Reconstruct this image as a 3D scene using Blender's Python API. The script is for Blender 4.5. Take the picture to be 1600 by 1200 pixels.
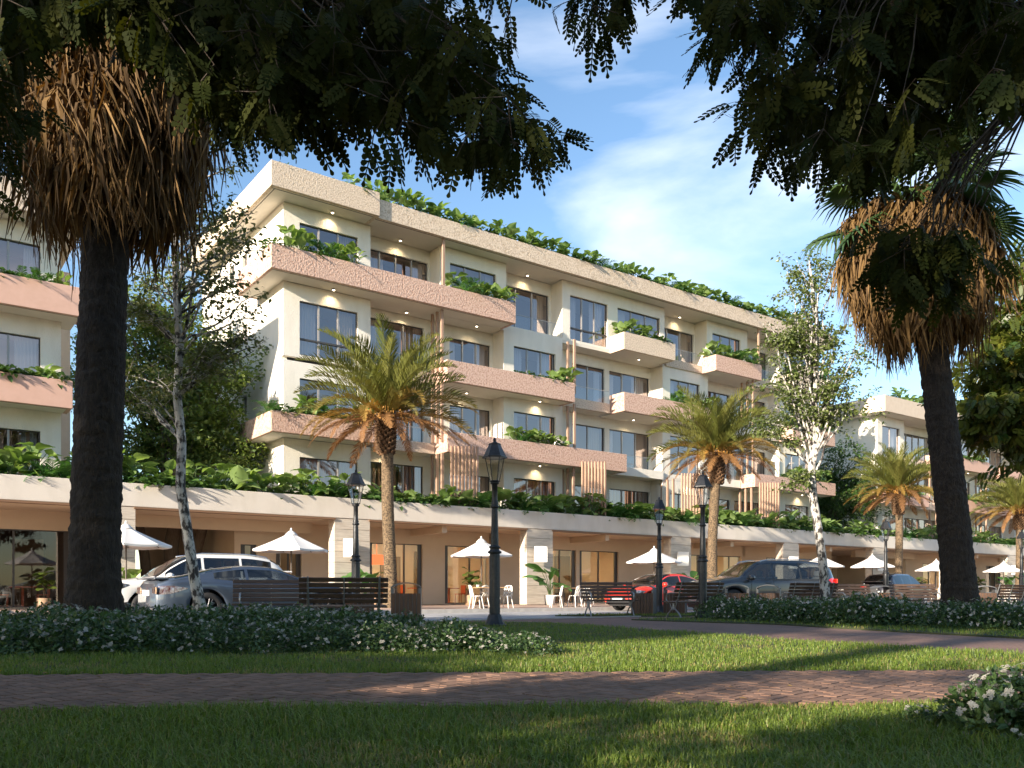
import bpy, bmesh, math, random
import numpy as np
from mathutils import Vector, Matrix, Euler
R = math.radians
random.seed(7)
rng = np.random.default_rng(11)
scene = bpy.context.scene
for o in list(bpy.data.objects):
    bpy.data.objects.remove(o, do_unlink=True)
COL = scene.collection

# ------------------------------------------------------------------ camera, sky, sun, exposure
EYE = 0.70
FPX = 1340.0                                  # focal length in pixels of the 1600 px wide photograph
cam_d = bpy.data.cameras.new('camera')
cam_d.sensor_width = 36.0
cam_d.lens = 36.0 * FPX / 1600.0
cam_d.shift_y = 325.0 / 1600.0
cam_d.clip_start = 0.05
cam_d.clip_end = 4000.0
cam = bpy.data.objects.new('camera', cam_d)
cam.location = (0, 0, EYE)
cam.rotation_euler = (R(90), 0, 0)
COL.objects.link(cam)
scene.camera = cam

TH = math.atan2(1340.0, 1825.0)               # direction of the street
DX, DY = math.cos(TH), math.sin(TH)
P0 = (-8.50, 32.0)
SUN = Vector((-DX + 0.217 * DY, -DY - 0.217 * DX, 0.315)).normalized()
SUN_EL = math.asin(SUN.z)
SUN_AZ = math.atan2(SUN.x, SUN.y)             # clockwise from +Y

world = bpy.data.worlds.new('World')
scene.world = world
world.use_nodes = True
wn, wl = world.node_tree.nodes, world.node_tree.links
wn.clear()
w_out = wn.new('ShaderNodeOutputWorld')
w_bg = wn.new('ShaderNodeBackground')
w_bg.inputs['Strength'].default_value = 0.10
w_sky = wn.new('ShaderNodeTexSky')
w_sky.sky_type = 'NISHITA'
w_sky.sun_disc = False
w_sky.sun_elevation = SUN_EL
w_sky.sun_rotation = SUN_AZ
w_sky.air_density = 1.0
w_sky.dust_density = 0.35
w_sky.ozone_density = 1.6
w_tc = wn.new('ShaderNodeTexCoord')
w_sep = wn.new('ShaderNodeSeparateXYZ')
wl.new(w_tc.outputs['Generated'], w_sep.inputs[0])
w_map = wn.new('ShaderNodeMapping')
w_map.inputs['Scale'].default_value = (0.9, 1.0, 3.2)
w_map.inputs['Rotation'].default_value = (0.0, R(-30), R(0))
w_map.inputs['Location'].default_value = (3.14, 4.12, 2.2)
wl.new(w_tc.outputs['Generated'], w_map.inputs['Vector'])
w_n = wn.new('ShaderNodeTexNoise')
w_n.inputs['Scale'].default_value = 2.3
w_n.inputs['Detail'].default_value = 7.0
w_n.inputs['Roughness'].default_value = 0.52
w_n.inputs['Distortion'].default_value = 0.25
wl.new(w_map.outputs[0], w_n.inputs['Vector'])
w_r = wn.new('ShaderNodeValToRGB')
w_r.color_ramp.elements[0].position = 0.53
w_r.color_ramp.elements[0].color = (0, 0, 0, 1)
w_r.color_ramp.elements[1].position = 0.84
w_r.color_ramp.elements[1].color = (0.74, 0.74, 0.74, 1)
wl.new(w_n.outputs['Fac'], w_r.inputs[0])
w_mx = wn.new('ShaderNodeMixRGB')
w_mx.inputs['Color2'].default_value = (7.0, 6.9, 6.9, 1)
wl.new(w_r.outputs[0], w_mx.inputs['Fac'])
w_hs = wn.new('ShaderNodeHueSaturation')
w_hs.inputs['Saturation'].default_value = 1.08
wl.new(w_sky.outputs[0], w_hs.inputs['Color'])
wl.new(w_hs.outputs[0], w_mx.inputs['Color1'])
wl.new(w_mx.outputs[0], w_bg.inputs['Color'])
wl.new(w_bg.outputs[0], w_out.inputs['Surface'])

sun_d = bpy.data.lights.new('sun', 'SUN')
sun_d.energy = 4.6
sun_d.angle = R(0.9)
sun_d.color = (1.0, 0.87, 0.705)
sun = bpy.data.objects.new('sun', sun_d)
sun.rotation_euler = SUN.to_track_quat('Z', 'Y').to_euler()
COL.objects.link(sun)

scene.view_settings.view_transform = 'Standard'
scene.view_settings.look = 'None'
scene.view_settings.gamma = 1.0
scene.view_settings.use_curve_mapping = False
scene.view_settings.exposure = 1.52
scene.render.engine = 'CYCLES'
scene.cycles.max_bounces = 8
scene.cycles.transparent_max_bounces = 16
scene.cycles.caustics_reflective = False
scene.cycles.caustics_refractive = False
scene.cycles.sample_clamp_indirect = 6.0
scene.cycles.use_denoising = True

# ------------------------------------------------------------------ coordinates
def W(u, v, z=0.0):
    "street coordinates (u along the facades, v into them) to world"
    return Vector((P0[0] + u * DX - v * DY, P0[1] + u * DY + v * DX, z))

def at(px, Y, z=0.0):
    return Vector(((px - 800.0) / FPX * Y, Y, z))

def ap(px, py, Y):
    return Vector(((px - 800.0) / FPX * Y, Y, EYE + (925.0 - py) / FPX * Y))

def u_at(px, v):
    k = (px - 800.0) / FPX
    qx, qy = P0[0] - v * DY, P0[1] + v * DX
    return (k * qy - qx) / (DX - k * DY)

def px_of(p):
    return 800.0 + FPX * p[0] / max(p[1], 0.1)

# ------------------------------------------------------------------ objects
def tag(o, label=None, cat=None, group=None, kind=None):
    if label: o['label'] = label
    if cat: o['category'] = cat
    if group: o['group'] = group
    if kind: o['kind'] = kind
    return o

def empty(name, loc=(0, 0, 0), rz=0.0, label=None, cat=None, group=None, parent=None):
    o = bpy.data.objects.new(name, None)
    o.empty_display_size = 0.2
    o.location = loc
    o.rotation_euler = (0, 0, rz)
    COL.objects.link(o)
    if parent: o.parent = parent
    return tag(o, label, cat, group)

def link(name, mesh, parent=None, loc=None, rot=None, scale=None):
    o = bpy.data.objects.new(name, mesh)
    COL.objects.link(o)
    if parent: o.parent = parent
    if loc is not None: o.location = loc
    if rot is not None: o.rotation_euler = rot
    if scale is not None: o.scale = scale
    return o

KIDS = {}
def kids(o):
    return list(o.children)

def copy_tree(o, parent=None):
    c = o.copy()
    COL.objects.link(c)
    if parent is not None: c.parent = parent
    for ch in kids(o):
        copy_tree(ch, c)
    return c

class MB:
    "collects shapes into one mesh"
    def __init__(s):
        s.v, s.f, s.m, s.s = [], [], [], []
    def add(s, vs, fs, m=0, sm=False):
        n = len(s.v)
        s.v += [tuple(p) for p in vs]
        for f in fs:
            s.f.append([i + n for i in f]); s.m.append(m); s.s.append(sm)
        return s
    def box(s, x0, x1, y0, y1, z0, z1, m=0):
        vs = [(x, y, z) for z in (z0, z1) for y in (y0, y1) for x in (x0, x1)]
        return s.add(vs, [(0, 2, 3, 1), (4, 5, 7, 6), (0, 1, 5, 4), (2, 6, 7, 3), (0, 4, 6, 2), (1, 3, 7, 5)], m)
    def obox(s, c, h, rot=None, m=0):
        vs = []
        Mr = rot if rot is not None else Matrix.Identity(3)
        for z in (-1, 1):
            for y in (-1, 1):
                for x in (-1, 1):
                    vs.append(Vector(c) + Mr @ Vector((x * h[0], y * h[1], z * h[2])))
        return s.add(vs, [(0, 2, 3, 1), (4, 5, 7, 6), (0, 1, 5, 4), (2, 6, 7, 3), (0, 4, 6, 2), (1, 3, 7, 5)], m)
    def tube(s, pts, rad, n=8, cap=True, m=0, sm=True, flat=1.0):
        pts = [Vector(p) for p in pts]
        if not hasattr(rad, '__len__'): rad = [rad] * len(pts)
        vs, fs = [], []
        prev = None
        for i, p in enumerate(pts):
            d = (pts[min(i + 1, len(pts) - 1)] - pts[max(i - 1, 0)])
            if d.length < 1e-9: d = Vector((0, 0, 1))
            d.normalize()
            if prev is None:
                a = Vector((0, 0, 1)) if abs(d.z) < 0.9 else Vector((1, 0, 0))
                x = d.cross(a).normalized()
            else:
                x = (prev - d * prev.dot(d))
                x = x.normalized() if x.length > 1e-6 else d.orthogonal().normalized()
            prev = x
            y = d.cross(x)
            for k in range(n):
                t = 2 * math.pi * k / n
                vs.append(p + (x * math.cos(t) + y * math.sin(t) * flat) * rad[i])
        for i in range(len(pts) - 1):
            for k in range(n):
                a, b = i * n + k, i * n + (k + 1) % n
                fs.append((a, b, b + n, a + n))
        s.add(vs, fs, m, sm)
        if cap:
            s.add(vs[:n], [tuple(range(n - 1, -1, -1))], m)
            s.add(vs[-n:], [tuple(range(n))], m)
        return s
    def lathe(s, prof, n=16, c=(0, 0, 0), m=0, sm=True, axis='z', arc=None):
        vs, fs = [], []
        for r, z in prof:
            for k in range(n):
                t = 2 * math.pi * k / n
                if axis == 'z': vs.append((c[0] + r * math.cos(t), c[1] + r * math.sin(t), c[2] + z))
                else: vs.append((c[0] + r * math.cos(t), c[1] + z, c[2] + r * math.sin(t)))
        for i in range(len(prof) - 1):
            for k in range(n):
                a, b = i * n + k, i * n + (k + 1) % n
                fs.append((a, b, b + n, a + n) if axis == 'z' else (a, a + n, b + n, b))
        return s.add(vs, fs, m, sm)
    def poly(s, pts, z0, z1, m=0):
        "vertical prism over a polygon given counter-clockwise"
        n = len(pts)
        vs = [(p[0], p[1], z0) for p in pts] + [(p[0], p[1], z1) for p in pts]
        fs = [tuple(range(n - 1, -1, -1)), tuple(range(n, 2 * n))]
        fs += [(i, (i + 1) % n, (i + 1) % n + n, i + n) for i in range(n)]
        return s.add(vs, fs, m)
    def mesh(s, name, mats):
        me = bpy.data.meshes.new(name)
        me.from_pydata(s.v, [], s.f)
        for mt in (mats if isinstance(mats, (list, tuple)) else [mats]):
            me.materials.append(mt)
        me.polygons.foreach_set('material_index', s.m)
        me.polygons.foreach_set('use_smooth', s.s)
        me.update()
        return me
    def obj(s, name, mats, parent=None, loc=None, rot=None, bevel=0.0, seg=1):
        o = link(name, s.mesh(name, mats), parent, loc, rot)
        if bevel > 0:
            b = o.modifiers.new('bevel', 'BEVEL')
            b.width = bevel; b.segments = seg; b.limit_method = 'ANGLE'; b.angle_limit = R(40)
        return o

def np_mesh(name, V, polys_k, loops, mats, var=None, smooth=False, midx=None):
    "V (n,3); loops flat int array; polys_k per-face vertex counts"
    me = bpy.data.meshes.new(name)
    me.vertices.add(len(V)); me.vertices.foreach_set('co', np.asarray(V, np.float32).ravel())
    me.loops.add(len(loops)); me.loops.foreach_set('vertex_index', np.asarray(loops, np.int32))
    n = len(polys_k)
    me.polygons.add(n)
    st = np.concatenate([[0], np.cumsum(polys_k)[:-1]]).astype(np.int32)
    me.polygons.foreach_set('loop_start', st)
    try: me.polygons.foreach_set('loop_total', np.asarray(polys_k, np.int32))
    except Exception: pass
    me.polygons.foreach_set('use_smooth', np.full(n, bool(smooth)))
    for mt in (mats if isinstance(mats, (list, tuple)) else [mats]): me.materials.append(mt)
    if midx is not None: me.polygons.foreach_set('material_index', np.asarray(midx, np.int32))
    if var is not None:
        a = me.attributes.new('var', 'FLOAT', 'POINT')
        a.data.foreach_set('value', np.asarray(var, np.float32))
    me.update(calc_edges=True)
    return me

def scatter_mesh(name, tv, tf, pos, rot, scl, mats, smooth=False, var=None):
    "copies of a template (tv verts, tf faces) at pos (N,3) with rot (N,3,3) and scl (N,) or (N,3)"
    tv = np.asarray(tv, float); N = len(pos); n = len(tv)
    scl = np.asarray(scl, float)
    if scl.ndim == 1: scl = scl[:, None]
    L = tv[None, :, :] * scl[:, None, :]
    V = np.einsum('nij,nkj->nki', rot, L) + np.asarray(pos)[:, None, :]
    fl = np.concatenate([np.asarray(f) for f in tf]); fk = np.array([len(f) for f in tf])
    loops = (fl[None, :] + (np.arange(N) * n)[:, None]).ravel()
    if var is None: var = rng.random(N)
    return np_mesh(name, V.reshape(-1, 3), np.tile(fk, N), loops, mats, np.repeat(var, n), smooth)

def frames(d, up):
    "rotation matrices with local +Y along d and local +Z near up"
    d = d / (np.linalg.norm(d, axis=1, keepdims=True) + 1e-9)
    x = np.cross(d, up); x /= (np.linalg.norm(x, axis=1, keepdims=True) + 1e-9)
    z = np.cross(x, d)
    return np.stack([x, d, z], axis=2)

def rdirs(n, zmin=-1.0, zmax=1.0):
    z = rng.uniform(zmin, zmax, n); t = rng.uniform(0, 2 * np.pi, n)
    r = np.sqrt(np.maximum(0, 1 - z * z))
    return np.stack([r * np.cos(t), r * np.sin(t), z], 1)

# ------------------------------------------------------------------ materials
def mk(name):
    m = bpy.data.materials.new(name)
    m.use_nodes = True
    nt = m.node_tree
    nt.nodes.clear()
    out = nt.nodes.new('ShaderNodeOutputMaterial')
    return m, nt.nodes, nt.links, out

def c4(c): return (c[0], c[1], c[2], 1.0)

def M(name, col, rough=0.6, col2=None, vs=4.0, lo=0.35, hi=0.65, bump=0.0, bs=60.0, metal=0.0, spec=0.5,
      stretch=(1, 1, 1), emit=None, es=0.0, coat=0.0, detail=6.0, vor=False, rnd=0.0, bdist=0.02):
    m, N, Lk, out = mk(name)
    p = N.new('ShaderNodeBsdfPrincipled')
    Lk.new(p.outputs[0], out.inputs['Surface'])
    p.inputs['Base Color'].default_value = c4(col)
    p.inputs['Roughness'].default_value = rough
    p.inputs['Metallic'].default_value = metal
    p.inputs['Specular IOR Level'].default_value = spec
    p.inputs['Coat Weight'].default_value = coat
    p.inputs['Coat Roughness'].default_value = 0.04
    tc = N.new('ShaderNodeTexCoord')
    mp = N.new('ShaderNodeMapping')
    mp.inputs['Scale'].default_value = stretch
    Lk.new(tc.outputs['Object'], mp.inputs['Vector'])
    last = None
    if col2 is not None:
        if vor:
            t = N.new('ShaderNodeTexVoronoi'); t.inputs['Scale'].default_value = vs
            src = t.outputs['Distance']
        else:
            t = N.new('ShaderNodeTexNoise'); t.inputs['Scale'].default_value = vs; t.inputs['Detail'].default_value = detail
            t.inputs['Roughness'].default_value = 0.6
            src = t.outputs['Fac']
        Lk.new(mp.outputs[0], t.inputs['Vector'])
        r = N.new('ShaderNodeValToRGB')
        r.color_ramp.elements[0].position = lo; r.color_ramp.elements[0].color = c4(col)
        r.color_ramp.elements[1].position = hi; r.color_ramp.elements[1].color = c4(col2)
        Lk.new(src, r.inputs[0])
        last = r.outputs[0]
    if rnd > 0:
        oi = N.new('ShaderNodeObjectInfo')
        hs = N.new('ShaderNodeHueSaturation')
        mr = N.new('ShaderNodeMapRange')
        mr.inputs['To Min'].default_value = 1 - rnd; mr.inputs['To Max'].default_value = 1 + rnd
        Lk.new(oi.outputs['Random'], mr.inputs['Value'])
        Lk.new(mr.outputs[0], hs.inputs['Value'])
        if last is not None: Lk.new(last, hs.inputs['Color'])
        else: hs.inputs['Color'].default_value = c4(col)
        last = hs.outputs[0]
    if last is not None: Lk.new(last, p.inputs['Base Color'])
    if bump > 0:
        t2 = N.new('ShaderNodeTexNoise'); t2.inputs['Scale'].default_value = bs; t2.inputs['Detail'].default_value = 5.0
        Lk.new(mp.outputs[0], t2.inputs['Vector'])
        b = N.new('ShaderNodeBump'); b.inputs['Strength'].default_value = bump; b.inputs['Distance'].default_value = bdist
        Lk.new(t2.outputs['Fac'], b.inputs['Height'])
        Lk.new(b.outputs[0], p.inputs['Normal'])
    if emit is not None:
        p.inputs['Emission Color'].default_value = c4(emit)
        p.inputs['Emission Strength'].default_value = es
    return m

def leafmat(name, a, b, trans=0.35, rough=0.42, tint=(1.25, 1.3, 0.6), c=None, spec=0.5):
    "leaf: per-leaf colour between a and b, light comes through"
    m, N, Lk, out = mk(name)
    at_ = N.new('ShaderNodeAttribute'); at_.attribute_name = 'var'
    oi = N.new('ShaderNodeObjectInfo')
    ad = N.new('ShaderNodeMath'); ad.operation = 'ADD'
    Lk.new(at_.outputs['Fac'], ad.inputs[0]); Lk.new(oi.outputs['Random'], ad.inputs[1])
    fr = N.new('ShaderNodeMath'); fr.operation = 'FRACT'
    Lk.new(ad.outputs[0], fr.inputs[0])
    r = N.new('ShaderNodeValToRGB')
    r.color_ramp.elements[0].color = c4(a); r.color_ramp.elements[1].color = c4(b)
    if c is not None:
        e = r.color_ramp.elements.new(0.9); e.color = c4(b)
        r.color_ramp.elements[-1].color = c4(c)
    Lk.new(fr.outputs[0], r.inputs[0])
    p = N.new('ShaderNodeBsdfPrincipled')
    p.inputs['Roughness'].default_value = rough
    p.inputs['Specular IOR Level'].default_value = spec
    Lk.new(r.outputs[0], p.inputs['Base Color'])
    t = N.new('ShaderNodeBsdfTranslucent')
    mu = N.new('ShaderNodeMixRGB'); mu.blend_type = 'MULTIPLY'; mu.inputs['Fac'].default_value = 1.0
    mu.inputs['Color2'].default_value = c4(tint)
    Lk.new(r.outputs[0], mu.inputs['Color1']); Lk.new(mu.outputs[0], t.inputs['Color'])
    mx = N.new('ShaderNodeMixShader'); mx.inputs[0].default_value = trans
    Lk.new(p.outputs[0], mx.inputs[1]); Lk.new(t.outputs[0], mx.inputs[2])
    Lk.new(mx.outputs[0], out.inputs['Surface'])
    return m

def glassmat(name, tint=(0.8, 0.85, 0.88), base=0.10, rough=0.01, gcol=(1, 1, 1)):
    "thin sheet of glass: fresnel mix of mirror and see-through"
    m, N, Lk, out = mk(name)
    tr = N.new('ShaderNodeBsdfTransparent'); tr.inputs['Color'].default_value = c4(tint)
    gl = N.new('ShaderNodeBsdfGlossy'); gl.inputs['Roughness'].default_value = rough; gl.inputs['Color'].default_value = c4(gcol)
    fr = N.new('ShaderNodeLayerWeight'); fr.inputs['Blend'].default_value = 0.5
    pwn = N.new('ShaderNodeMath'); pwn.operation = 'POWER'; pwn.inputs[1].default_value = 4.0
    Lk.new(fr.outputs['Facing'], pwn.inputs[0])
    mr = N.new('ShaderNodeMapRange'); mr.inputs['To Min'].default_value = base; mr.inputs['To Max'].default_value = 1.0
    Lk.new(pwn.outputs[0], mr.inputs['Value'])
    mx = N.new('ShaderNodeMixShader')
    Lk.new(mr.outputs[0], mx.inputs[0]); Lk.new(tr.outputs[0], mx.inputs[1]); Lk.new(gl.outputs[0], mx.inputs[2])
    Lk.new(mx.outputs[0], out.inputs['Surface'])
    return m

m_cream = M('cream_stucco', (0.80, 0.755, 0.67), 0.85, (0.70, 0.65, 0.56), 1.3, 0.45, 0.85, bump=0.7, bs=30, bdist=0.02, stretch=(1.6, 1.6, 0.5))
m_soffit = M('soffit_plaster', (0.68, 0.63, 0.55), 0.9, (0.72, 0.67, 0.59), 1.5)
m_pink = M('pink_rough_stucco', (0.40, 0.235, 0.175), 0.9, (0.615, 0.435, 0.35), 13.0, 0.36, 0.56, bump=0.9, bs=13, bdist=0.04, detail=3)
m_pink_s = M('pink_smooth_stucco', (0.58, 0.37, 0.29), 0.9, (0.62, 0.40, 0.32), 3.0, bump=0.1, bs=80)
m_tan = M('tan_rough_stucco', (0.42, 0.32, 0.225), 0.9, (0.68, 0.57, 0.455), 17.0, 0.34, 0.58, bump=0.8, bs=17, bdist=0.03, detail=3)
m_tan_s = M('tan_smooth_stucco', (0.62, 0.51, 0.40), 0.9, (0.66, 0.55, 0.44), 3.0, bump=0.1, bs=80)
m_fascia = M('podium_stucco', (0.66, 0.61, 0.545), 0.88, (0.56, 0.51, 0.44), 1.2, 0.45, 0.85, stretch=(1.2, 1.2, 0.5), bump=0.5, bs=38, bdist=0.012)
m_trav = M('travertine_cladding', (0.60, 0.54, 0.46), 0.7, (0.40, 0.34, 0.28), 3.0, 0.42, 0.72, bump=0.2, bs=12, stretch=(0.5, 0.5, 9.0))
m_shop = M('tan_shop_wall', (0.58, 0.465, 0.345), 0.85, (0.62, 0.50, 0.375), 1.2, bump=0.1, bs=60)
m_brown = M('brown_trim', (0.20, 0.115, 0.065), 0.6)
m_dark = M('dark_bronze_frame', (0.07, 0.066, 0.065), 0.4, metal=0.3)
m_grey = M('grey_mullion', (0.35, 0.34, 0.33), 0.4, metal=0.4)
m_timber = M('timber_slat', (0.42, 0.275, 0.195), 0.65, (0.33, 0.21, 0.145), 5.0, stretch=(6, 6, 0.6))
m_glass = glassmat('window_glass', (0.78, 0.78, 0.80), 0.27, gcol=(1.0, 0.85, 0.82))
m_shopglass = glassmat('shop_glass', (0.82, 0.84, 0.84), 0.07)
m_bal = glassmat('balustrade_glass', (0.93, 0.96, 0.97), 0.05)
m_curt = M('grey_curtain', (0.66, 0.67, 0.70), 0.9)
m_curtb = M('beige_curtain', (0.56, 0.47, 0.36), 0.9)
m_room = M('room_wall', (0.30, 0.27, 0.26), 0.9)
m_soil = M('planter_soil', (0.035, 0.025, 0.018), 0.95, (0.06, 0.045, 0.03), 8)
m_lamp = M('lamp_glow', (1, 0.9, 0.7), 0.5, emit=(1.0, 0.84, 0.6), es=7.0)
m_groove = M('shadow_groove', (0.10, 0.085, 0.07), 0.9)
# unseen park trees, with shrubs and a high crown added to shade the foreground: x, y, height, crown radius, leaves, leaf size, crown only at the top
SHADE = [(-13.6, -3.2, 14.5, 3.1, 9000, .42, 0), (-16, -2, 12.5, 3.7, 9000, .42, 0), (-18.6, 0.3, 13.5, 3.2, 8000, .42, 0), (-6.6, -8.8, 16, 2.9, 6500, .42, 0), (-9.8, -6.2, 15.5, 3.0, 6000, .42, 1),
         (-6.8, 2.7, 2.6, 1.05 , 5000, .16, 0), (-5.5, 1.6, 2.5, 1.05, 5000, .16, 0), (-4.5, 0.6, 2.5, 0.95, 5200, .16, 0), (-2.2, -1.3, 2.4, 0.9, 3600, .16, 0), (-3.4, -0.3, 2.4, 0.9, 1300, .16, 0)]

# ------------------------------------------------------------------ buildings
S1, S2, S3, S4 = 6.85, 9.98, 13.10, 16.25      # soffit heights of the four upper floors
VB, VR = 2.1, 3.0                              # wall plane of the boxes and of the recesses
WT = 0.22

def wall(root, u0, u1, z0, z1, v, holes, mat, name='wall'):
    "a wall in the u-z plane with rectangular holes"
    b = MB()
    us = sorted(set([u0, u1] + [h[0] for h in holes] + [h[1] for h in holes]))
    for a, c in zip(us[:-1], us[1:]):
        mid = 0.5 * (a + c)
        cut = sorted([(h[2], h[3]) for h in holes if h[0] < mid < h[1]])
        z = z0
        for lo, hi in cut:
            if lo > z + 1e-4: b.box(a, c, v, v + WT, z, lo)
            z = hi
        if z < z1 - 1e-4: b.box(a, c, v, v + WT, z, z1)
    return b.obj(name, mat, root)

def window(root, u0, u1, z0, z1, v, n=3, transom=None, curt=1, slat_reflection=False, glass=None, door=False, name='window', dark=False):
    "frame with mullions; panes and curtains are its children"
    f = MB()
    y0, y1 = v + 0.09, v + 0.15
    t = 0.04
    f.box(u0, u1, y0, y1, z1 - t, z1); f.box(u0, u1, y0, y1, z0, z0 + t)
    f.box(u0, u0 + t, y0, y1, z0 + t, z1 - t); f.box(u1 - t, u1, y0, y1, z0 + t, z1 - t)
    w = (u1 - u0) / n
    for i in range(1, n):
        f.box(u0 + i * w - 0.032, u0 + i * w + 0.032, y0 - 0.012, y1 - 0.003, z0 + t, z1 - t, 0 if dark else 1)
    if dark:
        for a_, c_ in ((u0 + t, u0 + t + 0.16), (u1 - t - 0.16, u1 - t)): f.box(a_, c_, y0 - 0.005, y1 + 0.01, z0 + t, z1 - t)
    if transom:
        f.box(u0 + t, u1 - t, y0 - 0.035, y1 - 0.02, transom - 0.035, transom + 0.035)
    fo = f.obj(name, [m_dark, m_grey], root)
    for i in range(n):
        g = MB()
        a, c = u0 + i * w + (t if i == 0 else 0.032), u0 + (i + 1) * w - (t if i == n - 1 else 0.032)
        tilt = random.uniform(-0.004, 0.004)
        g.add([(a, v + 0.12 - tilt, z0 + t), (c, v + 0.12 + tilt, z0 + t), (c, v + 0.12 + tilt, z1 - t), (a, v + 0.12 - tilt, z1 - t)], [(0, 1, 2, 3)])
        g.obj('pane', glass or m_glass, fo)
    if curt:
        for side in (0, 1):
            cw = (u1 - u0) * random.uniform(0.12, 0.36)
            a = u0 + 0.03 if side == 0 else u1 - cw - 0.03
            c = MB(); vs = []; k = 26
            for i in range(k + 1):
                x = a + cw * i / k
                y = v + 0.42 + 0.05 * math.sin(i * 1.5 + random.uniform(-0.3, 0.3))
                vs += [(x, y, z0 + 0.02), (x, y, z1 + 0.06)]
            c.add(vs, [(2 * i, 2 * i + 2, 2 * i + 3, 2 * i + 1) for i in range(k)], sm=True)
            c.obj('curtain', m_curtb if (side == 1 and random.random() < 0.45) else m_curt, fo)
    if slat_reflection:  # added timber strips imitating the wood screens mirrored in the glass
        c = MB()
        k = int((u1 - u0) / 0.26)
        for i in range(k):
            x = u0 + 0.1 + i * 0.26
            c.box(x, x + 0.10, v + 0.32, v + 0.40, z0, z1 + 0.05)
        c.obj('slat_reflection', m_timber, fo)
    return fo

def band(root, u0, u1, S, ztop, vf, vback, mat, name, wrap0=True, wrap1=True, soil=True, groove=True):
    "balcony front: face, two end returns, soil inside, soffit plate below"
    b = MB(); t = 0.14
    b.box(u0, u1, vf, vf + t, S, ztop)
    if wrap0: b.box(u0, u0 + t, vf + t, vback, S, ztop)
    if wrap1: b.box(u1 - t, u1, vf + t, vback, S, ztop)
    o = b.obj(name, mat, root, bevel=0.012)
    s = MB(); s.box(u0 + t, u1 - t, vf + t, vback, S + 0.015, S + 0.16)
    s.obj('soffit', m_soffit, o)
    if groove:
        g = MB(); g.box(u0 + 0.02, u1 - 0.02, vf + t + 0.06, vf + t + 0.085, S + 0.008, S + 0.02); g.obj('drip_groove', m_groove, o)
    if soil:
        s = MB(); s.box(u0 + t, u1 - t, vf + t, min(vback, vf + 1.0), ztop - 0.35, ztop - 0.12); s.obj('soil', m_soil, o)
    return o

def balustrade(root, u0, u1, v, z0, h=0.62):
    g = MB(); n = max(1, int((u1 - u0) / 1.4)); w = (u1 - u0) / n
    r = MB(); r.box(u0, u1, v - 0.012, v + 0.022, z0 + h, z0 + h + 0.022)
    ro = r.obj('balustrade', m_grey, root)
    for i in range(n):
        g = MB(); a, c = u0 + i * w + 0.01, u0 + (i + 1) * w - 0.01
        g.add([(a, v, z0), (c, v, z0), (c, v, z0 + h), (a, v, z0 + h)], [(0, 1, 2, 3)])
        g.obj('pane', m_bal, ro)
    return ro

def downlight(root, u, v, z, power=20.0, light=True):
    b = MB(); b.lathe([(0.0, -0.052), (0.055, -0.052), (0.07, -0.05), (0.075, 0.0)], 14, (u, v, z), 1)
    b.lathe([(0.0, -0.056), (0.05, -0.056), (0.05, -0.053)], 14, (u, v, z), 0)
    o = b.obj('downlight', [m_lamp, m_grey], root)
    if light:
        ld = bpy.data.lights.new('downlight_beam', 'SPOT')
        ld.energy = power; ld.color = (1.0, 0.74, 0.42); ld.spot_size = R(120); ld.spot_blend = 1.0; ld.shadow_soft_size = 0.04
        lo = bpy.data.objects.new('downlight_beam', ld); COL.objects.link(lo)
        lo.parent = o; lo.location = (u, v, z - 0.08)
        lo.rotation_euler = (R(16), 0, 0)
    return o

def slab(root, u0, u1, v0, v1, z0, z1, mat=None, name='floor_slab'):
    b = MB(); b.box(u0, u1, v0, v1, z0, z1)
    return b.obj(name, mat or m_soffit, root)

PODZ = 3.9
def upper_floor(root, level, S_lo, S_hi, segs, wins, u0, u1, vback, mat):
    "walls of one floor: segs (u0,u1,'B'|'R'); wins (u0,u1,z0,z1,n,transom,curtain,blind)"
    zt = S_hi + (0.0)
    for i, (a, c, k) in enumerate(segs):
        v = VB if k == 'B' else VR
        hs = [w for w in wins if a - 0.01 <= w[0] and w[1] <= c + 0.01]
        wall(root, a, c, S_lo + 0.17, zt, v, [(w[0], w[1], w[2], w[3]) for w in hs], mat)
        for w in hs:
            window(root, w[0], w[1], w[2], w[3], v, w[4], w[5], w[6], w[7])
        if k == 'B':
            if i > 0 and segs[i - 1][2] == 'R': MB().box(a, a + WT, VB + WT, VR + WT, S_lo + 0.17, zt).obj('wall_return', mat, root)
            if i < len(segs) - 1 and segs[i + 1][2] == 'R': MB().box(c - WT, c, VB + WT, VR + WT, S_lo + 0.17, zt).obj('wall_return', mat, root)

# ---- main building
main = empty('apartment_building', W(0, 0), TH, 'four upper storeys of cream apartment building with rough pink balcony bands and roof planting', 'building')
H1, H2, H3, H4 = 6.15, 9.33, 12.45, 15.6
UL, UR, VBK = 0.80, 36.0, 12.67
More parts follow.
